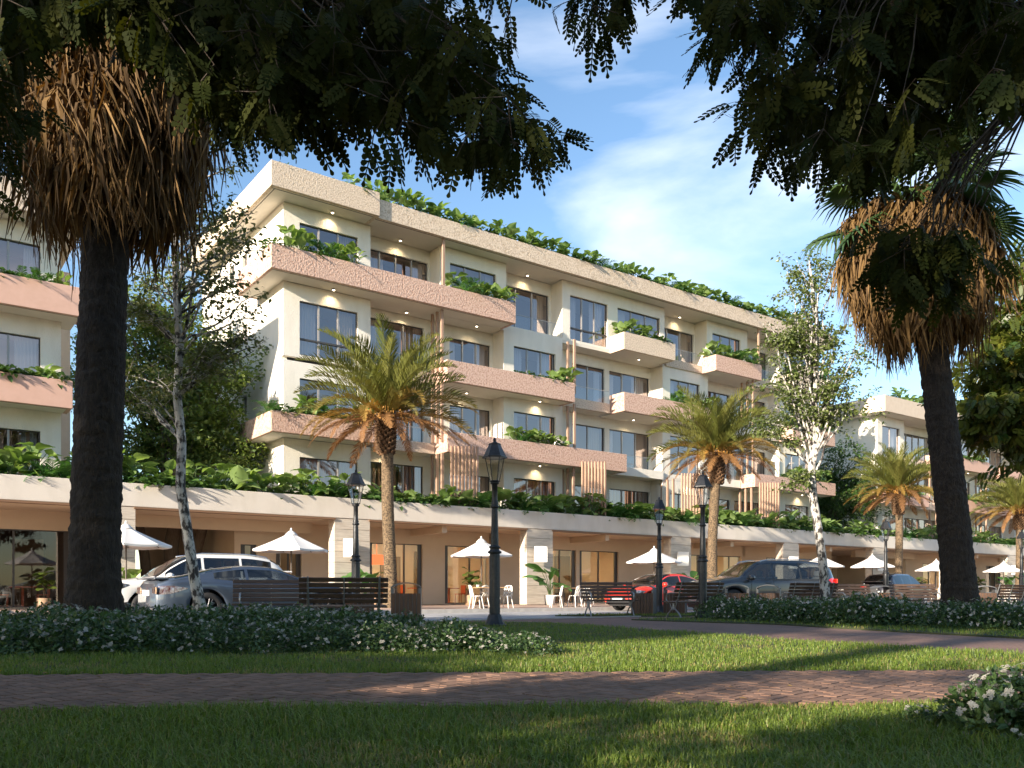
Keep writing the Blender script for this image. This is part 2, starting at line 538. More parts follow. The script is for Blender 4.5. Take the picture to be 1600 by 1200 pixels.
# floors (S_lo, S_hi)
segL123 = [(UL, 4.63, 'B'), (4.63, 11.6, 'R'), (11.6, 15.2, 'B'), (15.2, 22.3, 'R'), (22.3, 26.0, 'B'), (26.0, 32.6, 'R'), (32.6, UR, 'B')]
segL4 = [(UL, 4.63, 'B'), (4.63, 8.1, 'R'), (8.1, 11.75, 'B'), (11.75, 15.2, 'R'), (15.2, 22.45, 'B'), (22.45, 25.9, 'R'), (25.9, 29.5, 'B'), (29.5, 32.6, 'R'), (32.6, UR, 'B')]
def winsL(h, lo, slat_reflection=False, trA=None, curt=1):
    return [(1.47, 4.04, lo + 0.35, h, 3, trA, curt, slat_reflection), (4.75, 7.75, lo + 0.22, h + 0.25, 3, None, curt, slat_reflection), (9.15, 11.45, lo + 0.22, h + 0.08, 3, None, curt, slat_reflection),
            (12.2, 14.76, lo + 0.35, h, 3, None, curt, slat_reflection), (16.6, 18.85, lo + 0.22, h + 0.08, 2, None, curt, slat_reflection),
            (19.2, 22.2, lo + 0.22, h + 0.08, 3, None, curt, slat_reflection), (22.9, 25.3, lo + 0.35, h, 3, None, curt, slat_reflection),
            (26.7, 29.0, lo + 0.22, h + 0.08, 2, None, curt, slat_reflection), (29.4, 32.4, lo + 0.22, h + 0.08, 3, None, curt, slat_reflection), (33.15, 35.6, lo + 0.35, h, 3, None, curt, slat_reflection)]
upper_floor(main, 1, PODZ, S1, segL123, winsL(H1, PODZ, True), UL, UR, VBK, m_cream)
upper_floor(main, 2, S1, S2, segL123, winsL(H2, S1), UL, UR, VBK, m_cream)
w3 = winsL(H3, S2); w3[0] = (1.47, 4.04, 10.27, H3, 3, 10.93, 1, False)
upper_floor(main, 3, S2, S3, segL123, w3, UL, UR, VBK, m_cream)
w4 = [(1.47, 4.04, S3 + 0.6, H4, 3, None, 1, False), (4.75, 7.98, S3 + 0.22, H4 + 0.1, 4, None, 1, False), (8.61, 11.16, S3 + 0.6, H4, 3, None, 1, False),
      (12.0, 15.05, S3 + 0.22, H4 + 0.05, 3, None, 1, False), (15.7, 18.25, 13.38, H4, 3, 13.98, 1, False), (18.95, 22.1, S3 + 0.6, H4, 3, None, 1, False),
      (22.6, 25.8, S3 + 0.22, H4, 3, None, 1, False), (26.38, 28.87, S3 + 0.6, H4, 3, None, 1, False), (29.7, 32.5, S3 + 0.22, H4, 3, None, 1, False), (33.15, 35.6, S3 + 0.6, H4, 3, None, 1, False)]
upper_floor(main, 4, S3, S4, segL4, w4, UL, UR, VBK, m_cream)
# side, back and inside walls
def uwall(root, u, v0, v1, z0, z1, holes, mat, name, thick=WT):
    "a wall in the v-z plane with holes (v0,v1,z0,z1)"
    b = MB()
    ys = sorted(set([v0, v1] + [h[0] for h in holes] + [h[1] for h in holes]))
    for a, c in zip(ys[:-1], ys[1:]):
        mid = 0.5 * (a + c)
        z = z0
        for lo, hi in sorted([(h[2], h[3]) for h in holes if h[0] < mid < h[1]]):
            if lo > z + 1e-4: b.box(u, u + thick, a, c, z, lo)
            z = hi
        if z < z1 - 1e-4: b.box(u, u + thick, a, c, z, z1)
    return b.obj(name, mat, root)
sideholes = []
for zf in (PODZ, S1, S2, S3):
    sideholes += [(6.35, 6.93, zf + 1.62, zf + 2.5), (8.04, 8.67, zf + 2.0 - 0.38, zf + 2.5)]
uwall(main, UL, VB + WT, VBK, PODZ + 0.17, S4, sideholes, m_cream, 'side_wall')
for (a, c, lo, hi) in sideholes:
    f = MB(); x = UL + 0.1
    f.box(x, x + 0.05, a, c, hi - 0.05, hi); f.box(x, x + 0.05, a, c, lo, lo + 0.05); f.box(x, x + 0.05, a, a + 0.05, lo + 0.05, hi - 0.05)
    f.box(x, x + 0.05, c - 0.05, c, lo + 0.05, hi - 0.05); f.box(x, x + 0.05, (a + c) / 2 - 0.02, (a + c) / 2 + 0.02, lo + 0.05, hi - 0.05)
    fo = f.obj('side_window', m_grey, main)
    g = MB(); g.add([(x + 0.02, a + 0.05, lo + 0.05), (x + 0.02, c - 0.05, lo + 0.05), (x + 0.02, c - 0.05, hi - 0.05), (x + 0.02, a + 0.05, hi - 0.05)], [(3, 2, 1, 0)])
    g.obj('pane', m_glass, fo)
uwall(main, UR - WT, VB + WT, VBK, PODZ + 0.17, S4, [], m_cream, 'side_wall')
b = MB(); b.box(UL, UR, VBK, VBK + WT, PODZ, S4); b.obj('back_wall', m_cream, main)
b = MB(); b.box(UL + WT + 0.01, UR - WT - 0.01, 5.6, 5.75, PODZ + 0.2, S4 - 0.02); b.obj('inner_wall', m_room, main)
for z in (S1, S2, S3):
    slab(main, UL + WT, UR - WT, VR + WT, VBK, z + 0.02, z + 0.2)
# floor edges
def box_underside(u0, u1, S):
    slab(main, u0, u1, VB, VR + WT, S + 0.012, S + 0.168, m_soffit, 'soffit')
# edge at the floor of level 4
band(main, -0.12, 11.5, S3, 14.05, 1.0, 2.09, m_pink, 'pink_balcony', wrap1=True)
sb = MB(); sb.box(-0.12, 0.02, 2.09, 4.9, S3, 14.05); sb.box(0.02, UL - 0.003, 4.76, 4.9, S3, 14.05); sb.obj('pink_balcony', m_pink, main, bevel=0.012)
slab(main, 0.02, UL - 0.003, 2.09, 4.76, S3 + 0.015, S3 + 0.16, None, 'soffit')
slab(main, 4.63, 8.1, 2.09, VR, S3 + 0.015, S3 + 0.16, None, 'soffit')
def spandrel(u0, u1, S, ztop, mat, v=2.0, glass=True):
    b = MB(); b.box(u0, u1, v, v + 0.14, S - 0.02, ztop)
    o = b.obj('balcony_edge', mat, main, bevel=0.01)
    slab(main, u0, u1, v + 0.14, VR, S + 0.0, S + 0.16, m_soffit, 'soffit')
    if glass: balustrade(main, u0 + 0.03, u1 - 0.03, v + 0.05, ztop)
spandrel(11.53, 15.2, S3, 13.36, m_cream, 2.1)
box_underside(15.2, 22.45, S3)
band(main, 18.36, 22.14, S3 - 0.02, 13.97, 1.0, 2.09, m_tan, 'tan_balcony', groove=False)
spandrel(22.48, 25.38, S3, 13.52, m_tan)
box_underside(8.1, 11.5, S3); box_underside(25.9, 29.5, S3)
band(main, 25.4, 29.42, S3 - 0.02, 13.97, 1.0, 2.09, m_pink, 'pink_balcony', groove=False)
spandrel(29.53, 32.45, S3, 13.52, m_tan)
band(main, 32.5, 36.8, S3, 14.0, 1.0, 2.09, m_tan, 'tan_balcony')
# level 3 floor
spandrel(4.65, 7.74, S2, 10.42, m_tan)
band(main, 7.78, 15.08, S2 - 0.05, 10.86, 1.0, 2.09, m_pink, 'pink_balcony')
slab(main, 7.92, 11.6, 2.09, VR, S2 - 0.03, S2 + 0.16, None, 'soffit')
spandrel(15.22, 18.32, S2, 10.45, m_tan)
band(main, 18.36, 26.0, S2 - 0.05, 10.9, 1.0, 2.09, m_pink, 'pink_balcony')
slab(main, 18.5, 22.3, 2.09, VR, S2 - 0.03, S2 + 0.16, None, 'soffit')
spandrel(26.03, 32.4, S2, 10.42, m_cream)
band(main, 32.45, 36.8, S2 - 0.03, 10.82, 1.0, 2.09, m_pink, 'pink_balcony')
# level 2 floor
band(main, -0.12, 4.35, S1, 7.66, 1.0, 2.09, m_pink, 'pink_balcony')
sb = MB(); sb.box(-0.12, 0.02, 2.09, 4.9, S1, 7.66); sb.box(0.02, UL - 0.003, 4.76, 4.9, S1, 7.66); sb.obj('pink_balcony', m_pink, main, bevel=0.012)
slab(main, 0.02, UL - 0.003, 2.09, 4.76, S1 + 0.015, S1 + 0.16, None, 'soffit')
spandrel(4.65, 7.74, S1, 7.30, m_tan)
band(main, 7.78, 18.56, S1 - 0.03, 7.72, 1.0, 2.09, m_pink, 'pink_balcony')
slab(main, 7.92, 11.6, 2.09, VR, S1 - 0.01, S1 + 0.16, None, 'soffit'); slab(main, 15.2, 18.42, 2.09, VR, S1 - 0.01, S1 + 0.16, None, 'soffit')
spandrel(18.6, 22.27, S1, 7.28, m_cream)
slab(main, 22.3, 26.0, 2.09, VR, S1 + 0.0, S1 + 0.16, None, 'soffit')
spandrel(26.03, 28.76, S1, 7.28, m_cream)
band(main, 28.8, 36.85, S1 - 0.03, 7.6, 1.0, 2.09, m_pink, 'pink_balcony')
slab(main, 28.94, 32.6, 2.09, VR, S1 - 0.01, S1 + 0.16, None, 'soffit')
# roof
b = MB(); b.box(-0.12, 4.5, 1.0, 1.16, S4, 17.22); b.box(-0.12, 0.04, 1.16, 11.9, S4, 17.22)
b.box(4.34, 4.5, 1.16, 2.4, S4, 17.22); b.obj('roof_parapet', m_tan, main, bevel=0.012)
b = MB(); b.box(4.503, 36.9, 1.14, 1.3, S4 - 0.03, 17.02); b.box(36.74, 36.9, 1.3, 11.9, S4 - 0.03, 17.02); b.box(0.04, 36.74, 11.74, 11.9, S4, 17.0)
b.obj('roof_parapet', m_tan, main, bevel=0.012)
slab(main, 0.04, 4.5, 1.16, 11.74, S4 + 0.015, S4 + 0.5, None, 'roof_slab')
slab(main, 4.503, 36.74, 1.3, 11.74, S4 + 0.015, S4 + 0.5, None, 'roof_slab')
b = MB(); b.box(0.0, 4.48, 1.24, 1.265, S4 + 0.004, S4 + 0.03); b.box(4.5, 36.7, 1.4, 1.425, S4 + 0.004, S4 + 0.03); b.box(0.10, 0.125, 1.3, 11.6, S4 + 0.004, S4 + 0.03)
b.obj('drip_groove', m_groove, main)
b = MB(); b.box(4.6, 36.7, 1.3, 2.3, 16.76, 16.95); b.box(0.05, 4.3, 1.2, 2.3, 16.8, 17.0); b.obj('soil', m_soil, main)
# timber posts and privacy screens
def post(u, v, z0, z1, a=0.13, c=0.09):
    b = MB(); b.box(u - a / 2, u + a / 2, v - c / 2, v + c / 2, z0, z1)
    return b.obj('timber_post', m_timber, main, bevel=0.008)
post(7.80, 1.36, 14.05, S4 - 0.02); post(29.6, 1.36, 13.9, S4 - 0.02)
for (z0, z1) in ((S1 + 0.45, S2 - 0.05), (S2 + 0.45, S3)):
    for v in (1.35, 1.75, 2.15): post(7.72, v, z0, z1)
    for v in (1.3, 1.8): post(15.30, v, z0, z1)
    for v in (1.3, 1.7, 2.1): post(29.0, v, z0, z1)
for ub in (7.74, 15.28, 22.35, 28.95):
    for k in range(3): post(ub, 2.2 - 0.42 * k, 4.1, S1 - 0.03)
    for k in range(8): post(ub + 0.22 + 0.135 * k, 0.93 - 0.085 * k, 4.1, 7.08, 0.10, 0.09)
# recessed downlights under the soffits
for (u, v, z) in ((2.75, 1.78, S4), (6.35, 2.6, S4), (13.4, 2.6, S4), (24.2, 2.6, S4), (2.8, 1.78, S3), (6.6, 2.5, S3), (10.2, 2.3, S3),
                  (20.3, 1.9, S3 - 0.02), (13.5, 1.75, S2 - 0.04), (20.3, 2.3, S2 - 0.04), (9.7, 2.4, S2 - 0.04), (5.6, 2.5, S1), (13.5, 1.75, S1 - 0.02), (24.2, 1.75, S1), (34.4, 1.75, S1 - 0.02), (34.4, 1.75, S2 - 0.02)):
    downlight(main, u, v, z)

# ---- neighbours: three upper storeys, smoother stucco
def neighbour(name, label, u0, u1, voff, roof, segs, bands, side):
    root = empty(name, W(0, voff), TH, label, 'building')
    for li, (lo, hi) in enumerate(((PODZ, S1), (S1, S2), (S2, S3))):
        ws = []
        for (a, c, k) in segs:
            m = 0.62 if k == 'B' else 0.25
            n = max(2, round((c - a - 2 * m) / 0.95))
            ws.append((a + m, c - m, lo + (0.35 if k == 'B' else 0.22), (H1, H2, H3)[li] + (0 if k == 'B' else 0.08), n, None, 1, li == 0))
        upper_floor(root, li, lo, hi, segs, ws, u0, u1, 12, m_cream)
    uwall(root, u0, VB + WT, 12.4, PODZ + 0.17, S3, [(6.3, 6.8, 11.6, 12.4), (8.0, 8.5, 11.6, 12.4)], m_cream, 'side_wall')
    uwall(root, u1 - WT, VB + WT, 12.4, PODZ + 0.17, S3, [], m_cream, 'side_wall')
    b = MB(); b.box(u0, u1, 12.4, 12.6, PODZ, S3); b.obj('back_wall', m_cream, root)
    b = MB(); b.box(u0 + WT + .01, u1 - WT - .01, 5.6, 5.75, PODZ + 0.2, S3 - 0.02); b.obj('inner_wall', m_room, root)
    for z in (S1, S2):
        slab(root, u0 + WT, u1 - WT, VR + WT, 12.4, z + 0.02, z + 0.2)
    b = MB(); b.box(u0 - 0.9, u1 + 0.6, 1.0, 1.15, S3, S3 + roof); b.box(u0 - 0.9, u0 - 0.75, 1.15, 12.0, S3, S3 + roof); b.box(u1 + 0.45, u1 + 0.6, 1.15, 12.0, S3, S3 + roof)
    b.obj('roof_parapet', m_tan_s, root, bevel=0.012)
    slab(root, u0 - 0.75, u1 + 0.45, 1.15, 12.0, S3 + 0.015, S3 + 0.45, None, 'roof_slab')
    for (a, c, S, zt, kind) in bands:
        if kind == 'P':
            band(root, a, c, S - 0.02, zt, 1.0, 2.09, m_pink_s, 'pink_balcony')
            slab(root, a + 0.14, c - 0.14, 2.09, VR, S, S + 0.16, None, 'soffit')
        else:
            b = MB(); b.box(a, c, 2.0, 2.14, S - 0.02, S + 0.42); b.obj('balcony_edge', m_tan_s if kind == 'T' else m_cream, root)
            slab(root, a, c, 2.14, VR, S, S + 0.16, None, 'soffit')
            balustrade(root, a + 0.03, c - 0.03, 2.05, S + 0.42)
    return root
left_b = neighbour('apartment_building', 'cream apartment building with smooth pink bands cut off by the left edge of the photo', -32.0, -7.14, 0.0, 1.05,
    [(-32, -26, 'R'), (-26, -22, 'B'), (-22, -15, 'R'), (-15, -11.2, 'R'), (-11.2, -7.14, 'B')],
    [(-22, -6.57, S2, 10.93, 'P'), (-15, -6.95, S1, 7.76, 'P'), (-32, -22.05, S2, 10.9, 'T'), (-32, -15.05, S1, 7.7, 'T')], 1)
b = MB(); b.box(-7.1, -6.2, 6.2, 6.5, PODZ, 13.1); b.obj('side_fin', m_tan_s, left_b)
right_b = neighbour('apartment_building', 'cream apartment building with smooth pink bands behind the right fan palm', 44.1, 76.0, 0.35, 1.1,
    [(44.1, 47.6, 'B'), (47.6, 54.4, 'R'), (54.4, 58.0, 'B'), (58.0, 65.0, 'R'), (65.0, 68.6, 'B'), (68.6, 76.0, 'R')],
    [(43.2, 49.0, S1, 7.66, 'P'), (49.05, 52, S1, 7.3, 'T'), (50.5, 58.2, S2, 10.86, 'P'), (52.1, 61.5, S1, 7.7, 'P'), (58.3, 61.4, S2, 10.4, 'T'), (61.45, 69, S2, 10.86, 'P'), (61.6, 65, S1, 7.3, 'T'), (65.1, 75, S1, 7.7, 'P'), (47.6, 50.4, S2, 10.4, 'T')], -1)
for (u, vs) in ((50.6, (1.3, 1.8)), (54.0, (1.3, 1.7)), (58.3, (1.3, 1.7, 2.1))):
    for v in vs:
        for z0, z1 in ((4.0, S1 - .03), (S1 + .45, S2 - .04)):
            b = MB(); b.box(u - .06, u + .06, v - .05, v + .05, z0, z1); b.obj('timber_post', m_timber, right_b)
downlight(right_b, 60.5, 1.6, S3); downlight(right_b, 56, 1.6, S2)

# ---- podium with the shops
pod = empty('shop_arcade', W(0, 0), TH, 'single storey shop arcade with long planted parapet under the apartment buildings', 'arcade')
U0P, U1P = -24.0, 82.0
FZ0, FZ1 = 3.58, 4.37
b = MB(); b.box(U0P, U1P, 0.0, 0.26, FZ0, FZ1); b.obj('parapet', m_fascia, pod, bevel=0.012)
b = MB(); b.box(U0P, U1P, 0.26, 1.9, 4.12, 4.22); b.obj('soil', m_soil, pod)
b = MB(); b.box(U0P, U1P, 0.26, 13.5, 3.72, 3.92); b.obj('terrace_slab', m_soffit, pod)
cols = [(-16.2, -14.6), (-6.7, -5.2)] + [(2.03 + 9.36 * k, 3.55 + 9.36 * k) for k in range(9)]
for (a, c) in cols:
    n = 8
    ob = MB(); ob.box(a + 0.02, c - 0.02, 0.10, 0.52, 0.13, FZ0 - 0.002); co = ob.obj('column', m_trav, pod)
    zz = 0.13
    for i in range(n):                          # horizontal cladding courses, each a slab of its own
        h = (FZ0 - 0.006 - 0.13) / n
        cb = MB(); g = 0.006; pr = 0.0 + 0.004 * (i % 3)
        cb.box(a - 0.0, c, 0.03 - pr, 0.10, zz + g, zz + h - g)
        cb.obj('cladding_slab', m_trav, co, bevel=0.004)
        for x0, x1 in ((a - 0.012, a + 0.02), (c - 0.02, c + 0.012)):
            cb2 = MB(); cb2.box(x0, x1, 0.10, 0.54, zz + g, zz + h - g); cb2.obj('cladding_slab', m_trav, co)
        zz += h
VS = 3.0
open_bays = {1, 8}
bays = [(cols[i][1], cols[i + 1][0]) for i in range(len(cols) - 1)]
m_garage = M('brown_garage_door', (0.20, 0.125, 0.07), 0.6, (0.24, 0.15, 0.09), 3, stretch=(8, 8, 0.4))
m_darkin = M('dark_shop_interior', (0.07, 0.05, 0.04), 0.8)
m_floor = M('shop_floor', (0.25, 0.20, 0.16), 0.5)
for i, (a, c) in enumerate(bays):
    tb = MB(); tb.box(a - 0.05, c + 0.03, -0.035, 0.27, FZ0 - 0.075, FZ0 - 0.004); tb.obj('opening_trim', m_brown, pod)
    sb = MB(); sb.box(a - 1.55, c, 0.27, 9.0 if i in (1, 6) else VS + 0.2, FZ0 - 0.06, FZ0 + 0.12); sb.obj('arcade_ceiling', m_shop, pod)
    if i not in (1, 6):
        bb = MB(); bb.box(a + (c - a) * 0.45, a + (c - a) * 0.45 + 0.25, 0.3, VS, FZ0 - 0.36, FZ0 - 0.063); bb.obj('ceiling_beam', m_shop, pod)
        zt = 2.86
        w1, w2 = (a + 1.45, a + 4.15), (a + 5.35, c + 0.35)
        if i % 2: w1, w2 = (a + 0.85, a + 3.95), (a + 4.2, c - 0.9)
        if i == 0: w1, w2 = (a + 0.6, a + 3.6), (a + 4.4, c + 0.0)
        wall(pod, a - 1.55, c, 0.13, FZ0 - 0.06, VS, [(w1[0], w1[1], 0.16, zt), (w2[0], w2[1], 0.16, zt)], m_shop, 'shop_wall')
        window(pod, w1[0], w1[1], 0.16, zt, VS, 3, None, 0, False, m_shopglass, name='shop_window', dark=True)
        so = window(pod, w2[0], w2[1], 0.16, zt, VS, 2, None, 0, False, m_shopglass, name='shop_window', dark=True)
        hb = MB(); hb.tube([(w2[0] + 0.16, VS + 0.03, 0.9), (w2[0] + 0.16, VS + 0.03, 1.7)], 0.018, 8); hb.obj('door_handle', m_grey, so)
        rb = MB()
        rb.box(a - 1.5, c - 0.05, VS + 5.0, VS + 5.15, 0.13, FZ0); rb.box(a - 1.55, a - 1.45, VS + WT, VS + 5, 0.13, FZ0); rb.box(c - 0.1, c, VS + WT, VS + 5, 0.13, FZ0)
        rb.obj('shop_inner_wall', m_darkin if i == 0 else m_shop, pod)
        fb = MB(); fb.box(a - 1.45, c - 0.1, VS + WT, VS + 5.0, 0.10, 0.15); fb.obj('shop_floor', m_floor, pod)
        cb = MB(); cb.box(a - 1.45, c - 0.1, VS + WT, VS + 5.0, 3.3, 3.4); cb.obj('shop_ceiling', m_soffit, pod)
    else:
        rb = MB(); rb.box(a - 1.5, a + 0.9 if i == 1 else c, 8.6, 8.8, 0.1, FZ0)
        if i == 1: rb.box(a + 2.3, c - 1.6, 8.6, 8.8, 0.1, FZ0)
        rb.box(a - 1.5, a - 1.3, 3.2, 8.6, 0.1, FZ0)
        rb.obj('carport_wall', m_shop, pod)
        sx = c - (2.9 if i == 1 else 0.1)
        rb = MB(); rb.box(sx, sx + 0.2, VS + WT, 8.6, 0.1, FZ0 - .06); rb.obj('carport_wall', m_shop, pod)
        if i == 1:
            hol = [(sx + 0.25, sx + 0.9, 0.16, 2.6), (sx + 1.7, c - 0.1, 0.16, 2.7)]
            wall(pod, sx, c, 0.13, FZ0 - 0.06, VS, hol, m_shop, 'shop_wall')
            for h in hol: window(pod, h[0], h[1], h[2], h[3], VS, 2 if h[1] - h[0] > 1 else 1, None, 0, False, m_shopglass, name='shop_window', dark=True)
            rb = MB(); rb.box(sx + .2, c, VS + 3.0, VS + 3.15, 0.13, FZ0); rb.obj('shop_inner_wall', m_shop, pod)
        bb = MB(); bb.box(a, c, 2.2, 2.5, FZ0 - 0.5, FZ0 - 0.063); bb.obj('ceiling_beam', m_shop, pod)
        gb = MB()
        for k in range(3):
            x = a + 0.2 + k * 2.3 + (2.4 if i == 1 else 0)
            if x + 2.1 < c: gb.box(x, x + 2.1, 8.45, 8.58, 0.12, 2.5)
        if gb.v and i == 6: gb.obj('garage_door', m_garage, pod)
        lb = MB(); lb.box(c - 2.4, c - 1.4, 4.0, 4.12, FZ0 - 0.1, FZ0 - 0.063); lb.obj('ceiling_glow_panel', m_lamp, pod)
# interior furnishing: orange lamps and added warm light in the shops
m_orange = M('orange_shade', (0.8, 0.16, 0.04), 0.6, emit=(1.0, 0.16, 0.03), es=0.5)
m_orangef = M('orange_furniture', (0.55, 0.10, 0.03), 0.5)
IN_MESH = {}
for nm, mt, mc in (('orange', m_orangef, m_orangef), ('dark', m_garage, m_dark)):
    tb = MB(); tb.box(-.4, .4, -.35, .35, 0.71, 0.75); tb.box(-.04, .04, -.04, .04, 0.03, 0.71); tb.box(-.22, .22, -.22, .22, 0, 0.03)
    cb = MB(); cb.box(-.2, .2, -.2, .2, 0.43, 0.47); cb.box(-.21, -.17, -.2, .2, 0.47, 0.88)
    for e in (-.17, .17):
        for g in (-.17, .17): cb.box(e - .015, e + .015, g - .015, g + .015, 0, 0.43)
    IN_MESH[nm] = (tb.mesh('inner_table', mt), cb.mesh('inner_chair', mc))
SHOPN = {0: 'shop left of the left fan palm', 2: 'shop behind the left date palm', 3: 'shop behind the bare sign column', 4: 'shop behind the grey car', 5: 'shop behind the right birch', 7: 'shop behind the right fan palm'}
m_shopglow = M('added_shop_glow', (1, 0.85, 0.6), 0.5, emit=(1.0, 0.72, 0.40), es=20.0)  # added glowing panels to brighten the shop interiors, no fixture known there
for i, (a, c) in enumerate(bays[:8]):
    if i in (1, 6): continue
    if i > 0:
        lb = MB(); lb.box(a + 1.0, a + 5.5, VS + 2.0, VS + 2.25, 3.22, 3.295); lb.obj('ceiling_glow_panel', m_shopglow, pod)
    if i in (0, 2, 3):
        ob = MB(); ob.box(a + 1.9, a + 3.3, VS + 1.2, VS + 1.5, 1.95, 2.40); ob.box(a + 2.5, a + 2.52, VS + 1.3, VS + 1.32, 2.40, 3.3); ob.obj('pendant_lamp', m_orange, pod)
    for k, x in enumerate((a + 0.2, a + 2.9, a + 4.6, c - 1.3)):        # dark wood panels and counters at the back of the shop
        wb = MB(); wb.box(x, x + 1.1, VS + 4.86, VS + 4.99, 0.15, 2.5 + 0.3 * (k % 2)); wb.obj('wood_panel', m_garage, pod)
    cb = MB(); cb.box(a + 1.2, a + 3.4, VS + 3.0, VS + 3.5, 0.15, 1.05); cb.box(a + 1.1, a + 3.5, VS + 2.95, VS + 3.55, 1.05, 1.1); cb.obj('counter', m_garage, pod)
    inn = IN_MESH['orange' if i in (0, 2) else 'dark']
    for q, x in enumerate((a + 4.9, a + 6.6)):
        t = link('inner_table', inn[0], None, W(x, VS + 1.65, 0.15), (0, 0, TH)); wh = '%s in the %s' % (('left', 'right')[q], SHOPN.get(i, 'far right shop'))
        tag(t, ('orange' if i in (0, 2) else 'dark wood') + ' cafe table behind the glass, ' + wh, 'table', 'tables inside the shops')
        for dx, sd in ((-.65, 'left'), (.65, 'right')):
            c = link('inner_chair', inn[1], None, W(x + dx, VS + 1.65, 0.15), (0, 0, TH + (math.pi if dx > 0 else 0)))
            tag(c, ('orange' if i in (0, 2) else 'dark') + ' chair %s of the %s' % (sd, wh.replace(' in the', ' table in the', 1)), 'chair', 'chairs inside the shops')
# ------------------------------------------------------------------ ground, road, paths
m_ground = M('ground_earth', (0.10, 0.085, 0.05), 0.95, (0.07, 0.075, 0.035), 0.5)
m_asph = M('pale_concrete_road', (0.33, 0.33, 0.34), 0.75, (0.40, 0.395, 0.39), 0.9, bump=0.2, bs=120)
m_line = M('road_paint', (0.78, 0.78, 0.76), 0.6, (0.6, 0.6, 0.58), 6)
m_kerb = M('kerb_concrete', (0.46, 0.44, 0.41), 0.85, (0.38, 0.36, 0.34), 5)
m_side = M('terracotta_pavement', (0.43, 0.30, 0.235), 0.8, (0.50, 0.365, 0.295), 1.8, bump=0.15, bs=60)
m_turf = M('turf_soil', (0.05, 0.055, 0.022), 0.95, (0.035, 0.05, 0.015), 6, bump=0.5, bs=80)

def brickmat(name):
    m, N, Lk, out = mk(name)
    p = N.new('ShaderNodeBsdfPrincipled'); p.inputs['Roughness'].default_value = 0.8
    tc = N.new('ShaderNodeTexCoord'); mp = N.new('ShaderNodeMapping'); mp.inputs['Rotation'].default_value = (0, 0, R(45))
    br = N.new('ShaderNodeTexBrick')
    br.inputs['Color1'].default_value = (0.235, 0.132, 0.098, 1); br.inputs['Color2'].default_value = (0.17, 0.10, 0.08, 1); br.inputs['Mortar'].default_value = (0.11, 0.075, 0.06, 1)
    br.inputs['Scale'].default_value = 1.0; br.inputs['Brick Width'].default_value = 0.2; br.inputs['Row Height'].default_value = 0.1; br.inputs['Mortar Size'].default_value = 0.005
    Lk.new(tc.outputs['Object'], mp.inputs['Vector']); Lk.new(mp.outputs[0], br.inputs['Vector'])
    no = N.new('ShaderNodeTexNoise'); no.inputs['Scale'].default_value = 0.9; no.inputs['Detail'].default_value = 6
    Lk.new(tc.outputs['Object'], no.inputs['Vector'])
    mx = N.new('ShaderNodeMixRGB'); mx.blend_type = 'OVERLAY'; mx.inputs['Fac'].default_value = 0.45
    Lk.new(br.outputs['Color'], mx.inputs['Color1']); Lk.new(no.outputs['Fac'], mx.inputs['Color2'])
    Lk.new(mx.outputs[0], p.inputs['Base Color'])
    bu = N.new('ShaderNodeBump'); bu.inputs['Strength'].default_value = 0.6; bu.inputs['Distance'].default_value = 0.004; bu.invert = True
    Lk.new(br.outputs['Fac'], bu.inputs['Height']); Lk.new(bu.outputs[0], p.inputs['Normal'])
    Lk.new(p.outputs[0], out.inputs['Surface'])
    return m
m_brickpave = brickmat('brick_paving')
m_brick = M('paving_brick', (0.18, 0.098, 0.064), 0.8, (0.245, 0.142, 0.096), 9.0, bump=0.3, bs=160, bdist=0.003, rnd=0.28)
m_sand = M('joint_sand', (0.10, 0.075, 0.06), 0.95)

g = MB(); g.add([(-900, -900, -0.03), (900, -900, -0.03), (900, 1500, -0.03), (-900, 1500, -0.03)], [(0, 1, 2, 3)])
tag(g.obj('ground', m_ground), kind='structure')
VK, VN = -6.5, -13.3                             # kerb line by the shops, near edge of the road
def sheet(name, mat, u0, u1, v0, v1, z, z0=None, bevel=0.0):
    b = MB()
    if z0 is None: b.add([(u0, v0, z), (u1, v0, z), (u1, v1, z), (u0, v1, z)], [(0, 1, 2, 3)])
    else: b.box(u0, u1, v0, v1, z0, z)
    return tag(b.obj(name, mat, None, W(0, 0), (0, 0, TH), bevel), kind='structure')
sheet('road', m_asph, -60, 200, VN - 0.6, VK + 0.1, -0.005)
sheet('pavement', m_side, -60, 200, VK + 0.16, 14.0, 0.115, -0.02)
kb = empty('kerb', W(0, 0), TH); tag(kb, kind='structure')
x = -30.0; k = 0
kmesh = MB().box(0.004, 0.996, VK, VK + 0.155, -0.02, 0.125).mesh('kerb_stone', m_kerb)
kmesh2 = MB().box(0.004, 0.996, VN - 0.15, VN, -0.02, 0.03).mesh('kerb_stone', m_kerb)
while x < 70:
    link('kerb_stone', kmesh, kb, (x, 0, 0)); 
    if -6 < x < 24: link('kerb_stone', kmesh2, kb, (x, 0, 0))
    x += 1.0
lm = MB()
for i in range(24):
    lm.box(-30 + i * 4.2, -30 + i * 4.2 + 2.0, (VK + VN) / 2 - 0.06, (VK + VN) / 2 + 0.06, -0.004, 0.0)
ro = tag(lm.obj('lane_marking', m_line, None, W(0, 0), (0, 0, TH)), kind='structure')

# park paving beyond the lawn, up to the road
pk = MB()
pts = [(-40, 6.0), (30, 6.0), (70, 40.0)]
e1 = W(90, VN - 0.15); e0 = W(-40, VN - 0.15)
pk.add([(-60, 6.2, 0.004), (60, 6.2, 0.004), (e1.x, e1.y, 0.004), (e0.x, e0.y, 0.004)], [(0, 1, 2, 3)])
tag(pk.obj('park_path', m_brickpave), kind='structure')

